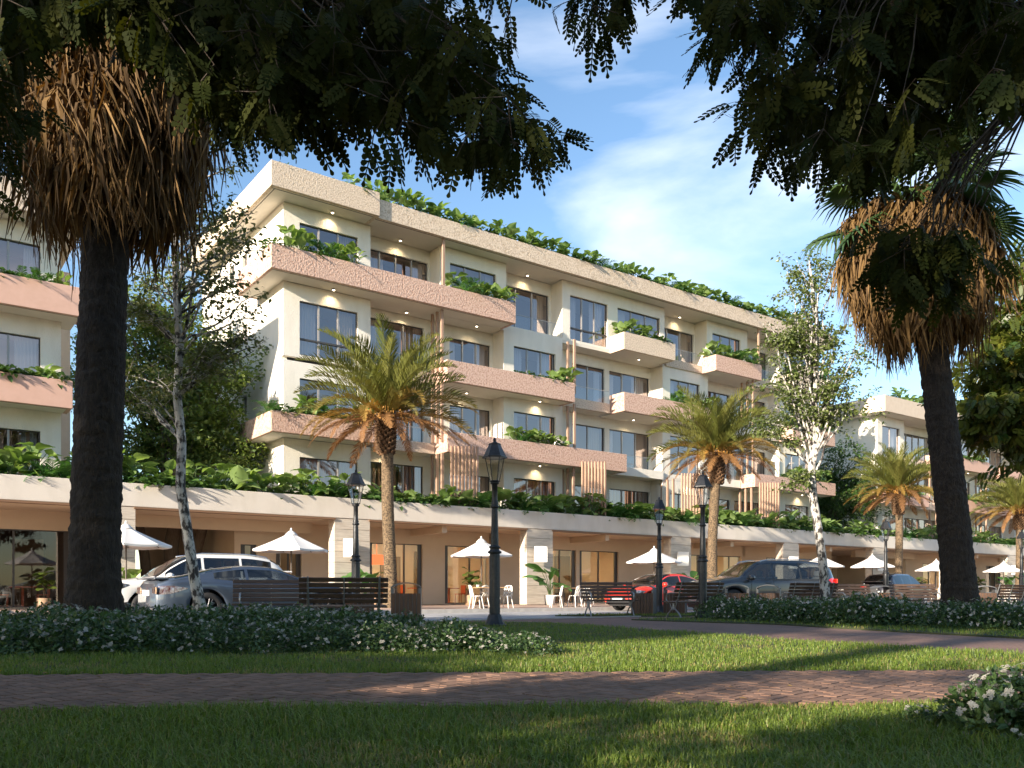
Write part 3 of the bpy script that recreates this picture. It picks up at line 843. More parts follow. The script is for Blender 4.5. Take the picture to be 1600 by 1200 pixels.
# foreground brick path in herringbone
path = empty('brick_path', (0, 5.95, 0), R(3.0)); tag(path, kind='structure')
PW = 1.06
bs_ = MB(); bs_.box(-14, 14, -PW - 0.1, PW + 0.1, -0.02, 0.022); bs_.obj('sand_bed', m_sand, path)
Bl, Bw = 0.16, 0.08
bm_ = MB(); bm_.box(-Bl / 2 + 0.0045, Bl / 2 - 0.0045, -Bw / 2 + 0.0045, Bw / 2 - 0.0045, 0.015, 0.05)
brick_me = bm_.mesh('brick', m_brick)
bricks = []
c45, s45 = math.cos(R(45)), math.sin(R(45))
for a in range(-120, 121):
    for q in range(-62, 63):
        # row a of the classic herringbone: unit pair repeats every 4 widths along the row and shifts by one per row
        x0 = (q * 4 + a) * Bw; y0 = a * Bw
        for (cx_, cy_, rr) in ((x0 + Bw, y0 + Bw / 2, 0.0), (x0 + 2.5 * Bw, y0 + 0.0 * Bw, 90.0)):
            X = cx_ * c45 - cy_ * s45; Y = cx_ * s45 + cy_ * c45
            if abs(Y) < PW - 0.02 and abs(X) < 9.0:
                bricks.append((X, Y, rr + 45.0))
seen = set(); bb_ = []
for (X, Y, r_) in bricks:
    key = (round(X, 3), round(Y, 3))
    if key in seen: continue
    seen.add(key); bb_.append((X, Y, r_))
def in_view(X, Y):
    c, s = math.cos(R(3.0)), math.sin(R(3.0))
    wx, wy = X * c - Y * s, 5.95 + X * s + Y * c
    return abs(wx) < 0.62 * wy
vis = [t for t in bb_ if in_view(t[0], t[1])]
vis.sort(key=lambda t: t[1])
single = set(vis[:300])
for (X, Y, r_) in vis[:300]:
    link('brick', brick_me, path, (X, Y, random.uniform(-0.0025, 0.002)), (R(random.uniform(-.6, .6)), R(random.uniform(-.6, .6)), R(r_ + random.uniform(-1, 1))))
rest = [t for t in bb_ if t not in single]
tv = np.array(bm_.v); pos = np.array([(t[0], t[1], random.uniform(-0.0025, 0.002)) for t in rest]); an = np.array([R(t[2] + random.uniform(-1, 1)) for t in rest])
rot = np.zeros((len(rest), 3, 3)); rot[:, 0, 0] = np.cos(an); rot[:, 0, 1] = -np.sin(an); rot[:, 1, 0] = np.sin(an); rot[:, 1, 1] = np.cos(an); rot[:, 2, 2] = 1
m_brick2 = M('paving_brick_mass', (0.18, 0.098, 0.064), 0.8, (0.245, 0.142, 0.096), 9.0, bump=0.3, bs=160, bdist=0.003)
nt = m_brick2.node_tree; at_ = nt.nodes.new('ShaderNodeAttribute'); at_.attribute_name = 'var'
hs = nt.nodes.new('ShaderNodeHueSaturation'); mr = nt.nodes.new('ShaderNodeMapRange'); mr.inputs['To Min'].default_value = 0.72; mr.inputs['To Max'].default_value = 1.28
nt.links.new(at_.outputs['Fac'], mr.inputs['Value']); nt.links.new(mr.outputs[0], hs.inputs['Value'])
pr_ = [n for n in nt.nodes if n.type == 'BSDF_PRINCIPLED'][0]
nt.links.new(pr_.inputs['Base Color'].links[0].from_socket, hs.inputs['Color']); nt.links.new(hs.outputs[0], pr_.inputs['Base Color'])
o = link('brick_field', scatter_mesh('brick_field', tv, bm_.f, pos, rot, np.ones(len(rest)), m_brick2), path); o['kind'] = 'stuff'

# lawns: polygons in world coordinates
LAWN_FRONT = [(-9, 0.3), (9, 0.3), (9, 5.34), (4.5, 5.10), (0, 4.88), (-4.5, 4.66), (-9, 4.42)]
LAWN_MID = [(-14, 6.28), (-4.3, 6.80), (0, 7.02), (4.6, 7.26), (9, 7.5), (7.2, 8.4), (5.5, 9.25), (4.2, 11.3), (2.33, 15.6), (0.75, 18.9), (-1.9, 19.2), (-4.0, 17.6), (-9, 15.2), (-16, 13.0)]
LAWN_RIGHT = [(2.95, 21.2), (4.0, 19.8), (5.6, 18.2), (6.7, 14.7), (7.6, 12.6), (13, 12.0), (24, 20.0), (17, 24.5), (8.2, 23.2), (4.9, 22.8)]
LAWN_FAR = [(1.25, 24.9), (4.5, 24.0), (6.5, 25.6), (6.2, 27.6), (3.4, 26.3)]
for pts in (LAWN_FRONT, LAWN_MID, LAWN_RIGHT, LAWN_FAR):
    b = MB(); b.poly(pts, -0.02, 0.03); tag(b.obj('lawn', m_turf), kind='structure')

def inside(poly, X, Y):
    r = np.zeros(len(X), bool); n = len(poly)
    for i in range(n):
        x1, y1 = poly[i]; x2, y2 = poly[(i + 1) % n]
        c = ((y1 > Y) != (y2 > Y)) & (X < (x2 - x1) * (Y - y1) / (y2 - y1 + 1e-12) + x1)
        r ^= c
    return r

m_grass = leafmat('grass_blade', (0.105, 0.17, 0.022), (0.20, 0.265, 0.046), 0.38, 0.5, c=(0.33, 0.24, 0.11), tint=(1.15, 1.2, 0.5))
def grass(name, poly, n, hmin, hmax, width, yfar, y0=0.0, ynear=2.6, label=None, pw=1.0, slope=0.66):
    t = rng.random(n) ** pw
    Y = ynear + (yfar - ynear) * t
    X = rng.uniform(-1, 1, n) * slope * Y
    k = inside(poly, X, Y); X, Y = X[k], Y[k]; n = len(X)
    patch = 0.5 + 0.5 * np.sin(X * 2.1 + 1.3 * np.sin(Y * 1.7)) * np.sin(Y * 2.6 + np.sin(X * 1.1))
    h = rng.uniform(hmin, hmax, n) * (0.65 + 0.6 * patch)
    az = rng.uniform(0, 2 * np.pi, n); lean = rng.uniform(0.2, 1.15, n)
    dx, dy = np.cos(az), np.sin(az)
    wx, wy = -dy * width, dx * width
    V = np.zeros((n, 5, 3))
    V[:, 0] = np.stack([X - wx, Y - wy, np.full(n, 0.025)], 1); V[:, 1] = np.stack([X + wx, Y + wy, np.full(n, 0.025)], 1)
    mx_, my_, mz_ = X + dx * h * lean * 0.35, Y + dy * h * lean * 0.35, 0.03 + h * 0.62
    V[:, 2] = np.stack([mx_ - wx * 0.8, my_ - wy * 0.8, mz_], 1); V[:, 3] = np.stack([mx_ + wx * 0.8, my_ + wy * 0.8, mz_], 1)
    V[:, 4] = np.stack([X + dx * h * lean, Y + dy * h * lean, 0.03 + h * (1.0 - 0.25 * lean)], 1)
    base = (np.arange(n) * 5)[:, None]
    loops = np.concatenate([base + np.array([[0, 1, 3, 2]]), base + np.array([[2, 3, 4]])], 1).ravel()
    var = np.where(rng.random(n) < 0.07 + 0.30 * (patch < 0.22), 0.97, rng.random(n) * 0.86)
    me = np_mesh(name, V.reshape(-1, 3), np.tile([4, 3], n), loops, m_grass, np.repeat(var, 5))
    o = link(name, me); tag(o, label, 'grass', kind='stuff')
    return o
# leafmat adds the object's random value; keep grass variation stable
for nd in m_grass.node_tree.nodes:
    if nd.type == 'MATH' and nd.operation == 'ADD':
        m_grass.node_tree.links.remove(nd.inputs[1].links[0]); nd.inputs[1].default_value = 0.0
m_fallen = leafmat('fallen_leaf', (0.16, 0.085, 0.03), (0.28, 0.19, 0.06), 0.1, 0.8)
nl_ = 85
fx, fy = rng.uniform(-4.5, 4.5, nl_), rng.uniform(3.4, 8.6, nl_)
fz = np.where(inside(LAWN_FRONT, fx, fy) | inside(LAWN_MID, fx, fy), 0.065, 0.056)
fd = rdirs(nl_, -0.15, 0.15)
tag(link('fallen_leaves', scatter_mesh('fallen_leaves', [(0, 0, 0), (0.28, 0.4, 0.12), (0.0, 1, 0.05), (-0.28, 0.4, 0.12), (0, 0.45, 0.0)], [(0, 1, 4), (1, 2, 4), (0, 4, 3), (4, 2, 3)],
    np.stack([fx, fy, fz], 1), frames(fd, np.tile(np.array([0, 0, 1.0]), (nl_, 1)) + rng.normal(0, .15, (nl_, 3))), rng.uniform(0.035, 0.065, nl_), m_fallen)), 'dry fallen leaves scattered on lawn and brick path', 'leaves', kind='stuff')
grass('grass', LAWN_FRONT, 100000, 0.035, 0.085, 0.0028, 5.4, ynear=2.5, label='short mown grass in front of the brick path', slope=0.74)
grass('grass', LAWN_MID, 150000, 0.03, 0.07, 0.0038, 19.2, ynear=6.4, label='short mown grass between the two brick paths', pw=1.5, slope=0.70)
grass('grass', LAWN_RIGHT, 60000, 0.03, 0.075, 0.006, 24.5, ynear=12.0, label='short mown grass around the right flower bed', pw=1.1)
grass('grass', LAWN_FAR, 16000, 0.03, 0.07, 0.007, 28, ynear=23.6, label='narrow grass strip under the bench beside the road', slope=0.3)
# ------------------------------------------------------------------ street furniture
m_iron = M('black_cast_iron', (0.028, 0.03, 0.033), 0.42, (0.045, 0.046, 0.05), 14, metal=0.55, bump=0.15, bs=90)
m_steel = M('grey_cast_aluminium', (0.30, 0.31, 0.32), 0.42, metal=0.75)
m_slat = M('brown_bench_slat', (0.060, 0.036, 0.025), 0.5, (0.095, 0.058, 0.038), 7.0, stretch=(0.8, 9, 9), rnd=0.16)
m_binwood = M('bin_wood_slat', (0.13, 0.065, 0.036), 0.6, (0.085, 0.045, 0.027), 6.0, stretch=(9, 9, 0.8), rnd=0.16)
m_bin = M('grey_bin_steel', (0.17, 0.17, 0.175), 0.45, metal=0.5)
m_lglass = glassmat('lantern_glass', (0.9, 0.92, 0.92), 0.10)

def make_lamp():
    root = empty('street_lamp')
    H = 3.78
    b = MB()
    b.lathe([(0.235, 0.03), (0.235, 0.055), (0.20, 0.07), (0.165, 0.13), (0.135, 0.22), (0.125, 0.25), (0.10, 0.26)], 12, m=0, sm=False)
    b.obj('base', m_iron, root)
    b = MB()
    prof = [(0.108, 0.25), (0.106, 1.42), (0.10, 1.46)]
    b.lathe(prof, 12, sm=False)
    b.lathe([(0.10, 1.46), (0.135, 1.47), (0.14, 1.50), (0.10, 1.53), (0.09, 1.56), (0.115, 1.58), (0.115, 1.60), (0.078, 1.63)], 16)
    b.lathe([(0.078, 1.63), (0.062, 2.32), (0.058, 2.36)], 14)
    b.lathe([(0.058, 2.36), (0.085, 2.38), (0.085, 2.41), (0.06, 2.43), (0.075, 2.46), (0.06, 2.50), (0.056, 2.52), (0.056, 2.83), (0.085, 2.85), (0.085, 2.88), (0.0, 2.89)], 14)
    b.obj('post', m_iron, root)
    f = MB()
    zb, zt = 2.90, 3.37
    n = 6
    for k in range(n):
        t = 2 * math.pi * k / n
        p0 = Vector((0.095 * math.cos(t), 0.095 * math.sin(t), zb)); p1 = Vector((0.19 * math.cos(t), 0.19 * math.sin(t), zt))
        f.tube([p0, p1], 0.009, 5)
    f.lathe([(0.07, 2.885), (0.11, 2.895), (0.11, 2.91), (0.08, 2.915), (0.0, 2.915)], 6)
    f.lathe([(0.19, 3.36), (0.25, 3.355), (0.25, 3.385), (0.225, 3.40), (0.12, 3.62), (0.125, 3.64), (0.10, 3.66), (0.05, 3.67), (0.025, 3.70), (0.035, 3.73), (0.012, 3.76), (0.0, 3.79)], 6, sm=False)
    f.lathe([(0.0, 3.365), (0.19, 3.36)], 6)
    lo = f.obj('lantern', m_iron, root)
    for k in range(n):
        t0, t1 = 2 * math.pi * k / n, 2 * math.pi * (k + 1) / n
        g = MB(); q = 0.985
        g.add([(0.095 * q * math.cos(t0), 0.095 * q * math.sin(t0), zb), (0.095 * q * math.cos(t1), 0.095 * q * math.sin(t1), zb),
               (0.19 * q * math.cos(t1), 0.19 * q * math.sin(t1), zt), (0.19 * q * math.cos(t0), 0.19 * q * math.sin(t0), zt)], [(0, 1, 2, 3)])
        g.obj('pane', m_lglass, lo)
    return root
lamp0 = make_lamp()
GL = 'black street lamps along the park edge'
lamps = [(773, 17.05, 'tallest looking black street lamp standing alone at the lawn edge'),
         (556, 21.4, 'black street lamp behind the two left benches, in front of the left shop column'),
         (1030, 27.6, 'black street lamp in front of the red car'),
         (1098, 21.8, 'black street lamp beside the end of the right flower bed, left of the grey car'),
         (1384, 36.0, 'black street lamp in front of the dark rear-facing car'),
         (1596, 42.5, 'black street lamp cut by the right edge of the photo')]
for i, (px, Y, lab) in enumerate(lamps):
    o = lamp0 if i == 0 else copy_tree(lamp0)
    o.location = at(px, Y, 0.0); o.rotation_euler = (0, 0, R(11 * i)); tag(o, lab, 'street lamp', GL)

def make_bench():
    "bench facing local -Y, 1.55 m wide"
    root = empty('park_bench')
    Wd = 0.775
    def slat(name, y, z, w, t, tilt):
        b = MB(); b.box(-Wd, Wd, -w / 2, w / 2, -t / 2, t / 2)
        o = b.obj(name, m_slat, root, (0, y, z), (tilt, 0, 0), bevel=0.006)
        return o
    for i in range(4): slat('seat_slat', -0.30 + 0.115 * i, 0.445 - 0.006 * i, 0.095, 0.03, R(-3))
    for i in range(5): slat('back_slat', 0.155 + 0.036 * i, 0.535 + 0.094 * i, 0.08, 0.028, R(69))
    for x in (-0.62, 0.0, 0.62):
        b = MB()
        if x != 0:
            b.tube([(x, -0.33, 0.43), (x, -0.10, 0.42), (x, 0.10, 0.425), (x, 0.175, 0.52), (x, 0.345, 0.97)], [0.022, 0.022, 0.024, 0.022, 0.016], 6, flat=1.3)
            b.tube([(x, -0.33, 0.0), (x, -0.25, 0.12), (x, -0.10, 0.24), (x, 0.06, 0.25), (x, 0.22, 0.14), (x, 0.33, 0.0)], [0.024, 0.02, 0.022, 0.022, 0.02, 0.024], 6)
            b.tube([(x, -0.02, 0.24), (x, -0.02, 0.42)], 0.03, 6); b.tube([(x, -0.18, 0.40), (x, -0.08, 0.25)], 0.016, 6); b.tube([(x, 0.12, 0.42), (x, 0.05, 0.26)], 0.016, 6)
            b.obj('leg', m_steel, root)
            a = MB()
            a.tube([(x, -0.30, 0.44), (x, -0.34, 0.53), (x, -0.31, 0.62), (x, -0.20, 0.665), (x, -0.05, 0.67), (x, 0.10, 0.645), (x, 0.21, 0.62)], [0.013, 0.017, 0.02, 0.02, 0.019, 0.017, 0.013], 6)
            a.obj('armrest', m_steel, root)
        else:
            b.tube([(x, -0.31, 0.42), (x, 0.10, 0.415), (x, 0.175, 0.51), (x, 0.335, 0.95)], 0.014, 6)
            b.obj('brace', m_steel, root)
    return root
bench0 = make_bench()
GB = 'brown slatted park benches with grey metal arms'
benches = [(424, 17.9, 196, 'brown slatted bench facing the lawn, furthest left, in front of the blue-grey sports car'),
           (537, 15.4, 12, 'dark slatted bench seen from behind, beside the large round-topped bin on the left'),
           (952, 24.3, 190, 'brown slatted bench on the narrow grass strip, in front of the red car'),
           (1083, 22.6, 26, 'slatted bench seen from behind at a slant, between the two right lamps'),
           (1262, 24.4, 16, 'slatted bench seen from behind, in front of the grey car doors'),
           (1336, 27.8, 196, 'slatted bench facing the lawn behind the right bed, left of the dark car'),
           (1432, 27.8, 182, 'slatted bench facing the lawn, directly left of the right fan palm trunk'),
           (1570, 30.0, 20, 'slatted bench seen from behind, right of the right fan palm trunk')]
for i, (px, Y, rz, lab) in enumerate(benches):
    o = bench0 if i == 0 else copy_tree(bench0)
    o.location = at(px, Y, 0.03 if i == 2 else 0.005); o.rotation_euler = (0, 0, R(rz + 180)); tag(o, lab, 'bench', GB)

def make_bin():
    root = empty('litter_bin')
    b = MB(); b.box(-0.30, 0.30, -0.19, 0.19, 0.02, 0.66); b.obj('bin_body', m_bin, root, bevel=0.01)
    n = 7
    for sgn in (-1, 1):
        for i in range(n):
            s = MB(); x = -0.285 + i * 0.095
            s.box(x - 0.040, x + 0.040, sgn * 0.19 if sgn > 0 else -0.215, 0.215 if sgn > 0 else -0.19, 0.03, 0.665)
            s.obj('slat', m_binwood, root, bevel=0.004)
    b = MB()
    for x in (-1, 1):
        b.box(0.305 * x - 0.03, 0.305 * x + 0.03, -0.21, 0.21, 0.0, 0.78)
    vs, fs = [], []
    n = 12
    for i in range(n + 1):                       # arched hood
        t = i / n; xx = -0.335 + 0.67 * t; zz = 0.78 + 0.105 * math.sin(math.pi * t) ** 0.6
        for yy in (-0.21, 0.21):
            vs += [(xx, yy, zz), (xx, yy, zz + 0.03)]
    for i in range(n):
        a, c = i * 4, i * 4 + 4
        fs += [(a, c, c + 1, a + 1), (a + 2, a + 3, c + 3, c + 2), (a, a + 2, c + 2, c), (a + 1, c + 1, c + 3, a + 3)]
    b.add(vs, fs)
    b.obj('hood', m_bin, root)
    return root
bin0 = make_bin()
GN = 'wood-slatted litter bins with arched metal hoods'
bins = [(635, 19.4, 4, 'large wood-slatted litter bin with arched hood right of the dark left bench'),
        (1006, 25.6, -22, 'wood-slatted litter bin at the right end of the bench in front of the red car'),
        (1055, 26.4, -20, 'wood-slatted litter bin between the red car and the slanting bench'),
        (1152, 24.6, -18, 'wood-slatted litter bin in front of the grey car headlight'),
        (1201, 25.4, -22, 'wood-slatted litter bin in front of the grey car front wheel'),
        (562, 20.2, 10, 'wood-slatted litter bin half hidden behind the dark left bench'),
        (1376, 29.5, 15, 'wood-slatted litter bin at the foot of the lamp before the dark car'),
        (1402, 29.8, 10, 'wood-slatted litter bin right of the lamp before the dark car'),
        (1538, 29.0, -15, 'wood-slatted litter bin just right of the right fan palm trunk')]
for i, (px, Y, rz, lab) in enumerate(bins):
    o = bin0 if i == 0 else copy_tree(bin0)
    o.location = at(px, Y, 0.004); o.rotation_euler = (0, 0, R(rz)); tag(o, lab, 'litter bin', GN)

# parasols, tables, chairs
m_cloth = M('white_canvas', (0.72, 0.70, 0.68), 0.85, bump=0.08, bs=50)
m_white = M('white_plastic', (0.78, 0.76, 0.72), 0.4)
m_pole = M('dark_pole', (0.09, 0.075, 0.065), 0.5)
m_table = M('oak_table_top', (0.50, 0.32, 0.17), 0.5, (0.40, 0.25, 0.13), 6, stretch=(1, 8, 1))
def make_parasol():
    root = empty('parasol')
    b = MB(); b.tube([(0, 0, 0.05), (0, 0, 2.42)], 0.022, 10); b.obj('pole', m_pole, root)
    b = MB(); b.lathe([(0.0, 0.0), (0.24, 0.0), (0.24, 0.05), (0.06, 0.08), (0.05, 0.2), (0.0, 0.2)], 20); b.obj('base', m_pole, root)
    n = 8; Rr = 1.16; zt, ze = 2.37, 1.86
    me = MB(); k = 6; vs, fs = [], []
    for i in range(k + 1):
        t = i / k; r = 0.05 + (Rr - 0.05) * t
        z = zt + (ze - zt) * (t ** 0.85)
        for j in range(5):
            s = j / 4; a = (s - 0.5) * 2 * math.pi / n
            rr = r * math.cos(math.pi / n) / math.cos(a)
            sag = 0.035 * t * math.sin(math.pi * s)
            vs.append((rr * math.cos(a), rr * math.sin(a), z - sag - 0.02 * t * abs(s - .5)))
    for i in range(k):
        for j in range(4):
            a = i * 5 + j; fs.append((a, a + 5, a + 6, a + 1))
    me.add(vs, fs, sm=True)
    # small hanging valance
    e = k * 5
    vv = []
    for j in range(5):
        p = vs[e + j]; vv += [p, (p[0] * 0.995, p[1] * 0.995, p[2] - 0.055)]
    me.add(vv, [(2 * j, 2 * j + 1, 2 * j + 3, 2 * j + 2) for j in range(4)])
    panel = me.mesh('canopy_panel', m_cloth)
    rib = MB().tube([(0.04, 0, zt - 0.06), (Rr + 0.01, 0, ze - 0.035)], 0.01, 5).mesh('rib', m_pole)
    for i in range(n):
        link('canopy_panel', panel, root, (0, 0, 0), (0, 0, 2 * math.pi * i / n))
        link('rib', rib, root, (0, 0, 0), (0, 0, 2 * math.pi * (i + 0.5) / n))
    b = MB(); b.lathe([(0.20, 2.30), (0.10, 2.39), (0.03, 2.43), (0.0, 2.43)], 8); b.obj('vent_cap', m_cloth, root)
    b = MB(); b.lathe([(0.0, 2.42), (0.03, 2.43), (0.035, 2.47), (0.02, 2.50), (0.0, 2.52)], 8); b.obj('finial', m_white, root)
    return root
def make_table():
    root = empty('cafe_table')
    b = MB(); b.box(-0.52, 0.52, -0.36, 0.36, 0.72, 0.755); b.obj('table_top', m_table, root, bevel=0.006)
    for x in (-1, 1):
        b = MB(); b.box(x * 0.34 - 0.035, x * 0.34 + 0.035, -0.035, 0.035, 0.02, 0.72); b.box(x * 0.34 - 0.05, x * 0.34 + 0.05, -0.28, 0.28, 0.0, 0.025); b.box(x * 0.34 - 0.03, x * 0.34 + 0.03, -0.26, 0.26, 0.695, 0.72)
        b.obj('leg', m_pole, root)
    return root
def make_chair():
    root = empty('cafe_chair')                  # faces local -Y
    b = MB()
    b.poly([(0.20 * math.cos(t) * 1.02, 0.20 * math.sin(t)) for t in [2 * math.pi * i / 14 for i in range(14)]], 0.43, 0.455)
    b.obj('seat', m_white, root, bevel=0.008)
    for (x, y) in ((-1, -1), (1, -1), (-1, 1), (1, 1)):
        l = MB(); l.tube([(0.14 * x, 0.14 * y, 0.44), (0.21 * x, 0.21 * y, 0.0)], [0.02, 0.013], 7); l.obj('leg', m_white, root)
    bk = MB()                                    # perforated shell back: a curved lattice
    def P(s, t):                                # s across -1..1, t up 0..1
        a = s * 0.95
        return Vector((0.215 * math.sin(a) * (1 - 0.12 * t), 0.10 + 0.115 * math.cos(a) * (1 - .05 * t) + 0.07 * t - 0.01, 0.45 + 0.36 * t))
    bk.tube([P(-1, 0.0), P(-1, 0.5), P(-0.92, 0.88), P(-0.6, 1.0), P(0, 1.03), P(0.6, 1.0), P(0.92, 0.88), P(1, 0.5), P(1, 0.0)], 0.013, 6)
    for (s0, t0, s1, t1) in ((-1, .05, -.2, .95), (-1, .45, -.55, 1.0), (-.6, 0, .5, 1.0), (-.1, 0, .95, .8), (.45, 0, 1, .4), (1, .05, .2, .95), (1, .45, .55, 1), (.6, 0, -.5, 1), (.1, 0, -.95, .8), (-.45, 0, -1, .4), (-1, .3, 1, .3), (-1, .66, 1, .66)):
        bk.tube([P(s0 + (s1 - s0) * q / 4, t0 + (t1 - t0) * q / 4) for q in range(5)], 0.010, 5)
    bk.obj('backrest', m_white, root)
    return root
para0, table0, chair0 = make_parasol(), make_table(), make_chair()
GP, GT, GC = 'white parasols in front of the shops', 'cafe tables under the parasols', 'white perforated cafe chairs'
paras = [(197, -6.0, 'white parasol directly right of the left fan palm trunk, above the white car'), (455, -5.5, 'white parasol above the blue-grey sports car'),
         (752, -5.1, 'white parasol behind the tall lamp at the lawn edge'), (1022, -5.4, 'white parasol above the red car'),
         (1283, -5.2, 'white parasol behind the right birch trunk'), (1363, -5.6, 'white parasol left of the lamp before the dark car'),
         (1463, -5.4, 'white parasol cut by the right fan palm trunk'), (1568, -5.6, 'white parasol furthest right, right of the right fan palm')]
npar = 0
for i, (px, v, lab) in enumerate(paras):
    u = u_at(px, v)
    o = para0 if i == 0 else copy_tree(para0)
    o.location = W(u, v, 0.115); o.rotation_euler = (0, 0, TH + R(8 + 5 * i)); o.scale = (1.0, 1.0, 1.0 + 0.02 * (i % 3)); tag(o, lab, 'parasol', GP)
    where = ['near the left fan palm', 'behind the blue-grey car', 'behind the tall lamp', 'behind the red car', 'behind the right birch', 'left of the dark car', 'left of the right fan palm', 'right of the right fan palm'][i]
    t = table0 if i == 0 else copy_tree(table0)
    t.location = W(u - 0.05, v - 0.62, 0.115); t.rotation_euler = (0, 0, TH + R(-14)); tag(t, 'wooden topped cafe table under the parasol ' + where, 'table', GT)
    for j, (du, dv, rz, side) in enumerate(((-0.72, -0.75, 62, 'left'), (0.70, -0.55, -75, 'right'), (0.05, 0.05, 172, 'far'))):
        c = chair0 if (i == 0 and j == 0) else copy_tree(chair0)
        c.location = W(u + du, v + dv, 0.115); c.rotation_euler = (0, 0, TH + R(rz + 6 * i % 20 + 180 * 0)); tag(c, 'white perforated chair on the %s side of the table %s' % (side, where), 'chair', GC)
for (px, v, rz, lab) in ((898, -5.6, 10, 'white perforated cafe chair with its back to the park beside the brown bench'), (918, -5.2, -60, 'white perforated cafe chair half hidden by the bench before the red car'), (869, -5.6, 60, 'white perforated cafe chair beside the plant in the white pot')):
    c = copy_tree(chair0); c.location = W(u_at(px, v), v, 0.115); c.rotation_euler = (0, 0, TH + R(rz + 180)); tag(c, lab, 'chair', GC)
t = copy_tree(table0); t.location = W(u_at(890, -4.9), -4.9, 0.115); t.rotation_euler = (0, 0, TH); tag(t, 'wooden topped cafe table right of the plant in the white pot', 'table', GT)

# sign boxes on the columns
m_sign = M('white_sign_face', (0.86, 0.84, 0.80), 0.5)
m_print = M('pale_green_print', (0.62, 0.70, 0.52), 0.6)
GS = 'blank white sign boxes on the shop columns'
for i, ((a, c), nm) in enumerate(zip(cols[1:9], ['behind the left fan palm', 'behind the left street lamp', 'above the plant in the white pot', 'right of the parasol over the red car', 'above the grey car', 'left of the third date palm', 'behind the right fan palm', 'near the right edge'])):
    root = empty('wall_sign', W(a + 0.55, -0.30, 2.05), TH, 'white projecting sign box on the column ' + nm, 'sign', GS)
    b = MB(); b.box(-0.30, 0.30, -0.05, 0.05, 0, 0.72); b.obj('sign_box', m_sign, root, rot=(0, 0, R(-28)), bevel=0.01)
    b = MB(); b.box(-0.02, 0.02, 0.0, 0.33, 0.3, 0.42); b.obj('bracket', m_pole, root)
    b = MB()
    for q in range(3): b.box(-0.13 + 0.01 * q, 0.13 - 0.02 * q, -0.054, -0.0505, 0.34 - 0.05 * q, 0.365 - 0.05 * q)
    b.obj('lettering', m_print, root, rot=(0, 0, R(-28)))
# ------------------------------------------------------------------ cars
m_tyre = M('tyre_rubber', (0.018, 0.018, 0.02), 0.8)
m_rim = M('alloy_rim', (0.55, 0.55, 0.56), 0.28, metal=0.9)
m_rimd = M('dark_alloy_rim', (0.10, 0.10, 0.11), 0.3, metal=0.9)
m_trim = M('black_car_trim', (0.02, 0.02, 0.022), 0.5)
m_carglass = glassmat('car_glass', (0.34, 0.37, 0.38), 0.08)
m_privglass = glassmat('dark_car_glass', (0.10, 0.11, 0.12), 0.05)
m_clear = glassmat('headlight_glass', (0.9, 0.92, 0.95), 0.12)
m_chrome = M('chrome', (0.75, 0.75, 0.76), 0.12, metal=1.0)
m_red = M('red_tail_lamp', (0.45, 0.012, 0.012), 0.2, emit=(1.0, 0.03, 0.02), es=0.25, coat=0.6)
m_headl = M('headlight_lens', (0.45, 0.46, 0.48), 0.08, (0.12, 0.12, 0.13), 14.0, metal=0.8, coat=1.0)
m_taild = M('dark_tail_lens', (0.10, 0.03, 0.03), 0.08, (0.30, 0.30, 0.32), 16.0, metal=0.5, coat=1.0)
m_seat = M('car_seat', (0.10, 0.095, 0.09), 0.7)
m_plate = M('number_plate', (0.75, 0.75, 0.72), 0.4)
def paint(name, col, metal=0.0, rough=0.3):
    return M(name, col, rough, metal=metal, coat=1.0)
def pw(pts, x):
    "smooth interpolation through points"
    xs = [p[0] for p in pts]; zs = [p[1] for p in pts]; n = len(xs)
    if x <= xs[0]: return zs[0]
    if x >= xs[-1]: return zs[-1]
    i = max(k for k in range(n - 1) if xs[k] <= x)
    h = xs[i + 1] - xs[i]; t = (x - xs[i]) / h
    def sl(k):
        if k == 0: return (zs[1] - zs[0]) / (xs[1] - xs[0])
        if k == n - 1: return (zs[-1] - zs[-2]) / (xs[-1] - xs[-2])
        a = (zs[k] - zs[k - 1]) / (xs[k] - xs[k - 1]); b_ = (zs[k + 1] - zs[k]) / (xs[k + 1] - xs[k])
        return 0 if a * b_ <= 0 else 2 * a * b_ / (a + b_)
    m0, m1 = sl(i) * h, sl(i + 1) * h
    return (2 * t**3 - 3 * t**2 + 1) * zs[i] + (t**3 - 2 * t**2 + t) * m0 + (-2 * t**3 + 3 * t**2) * zs[i + 1] + (t**3 - t**2) * m1

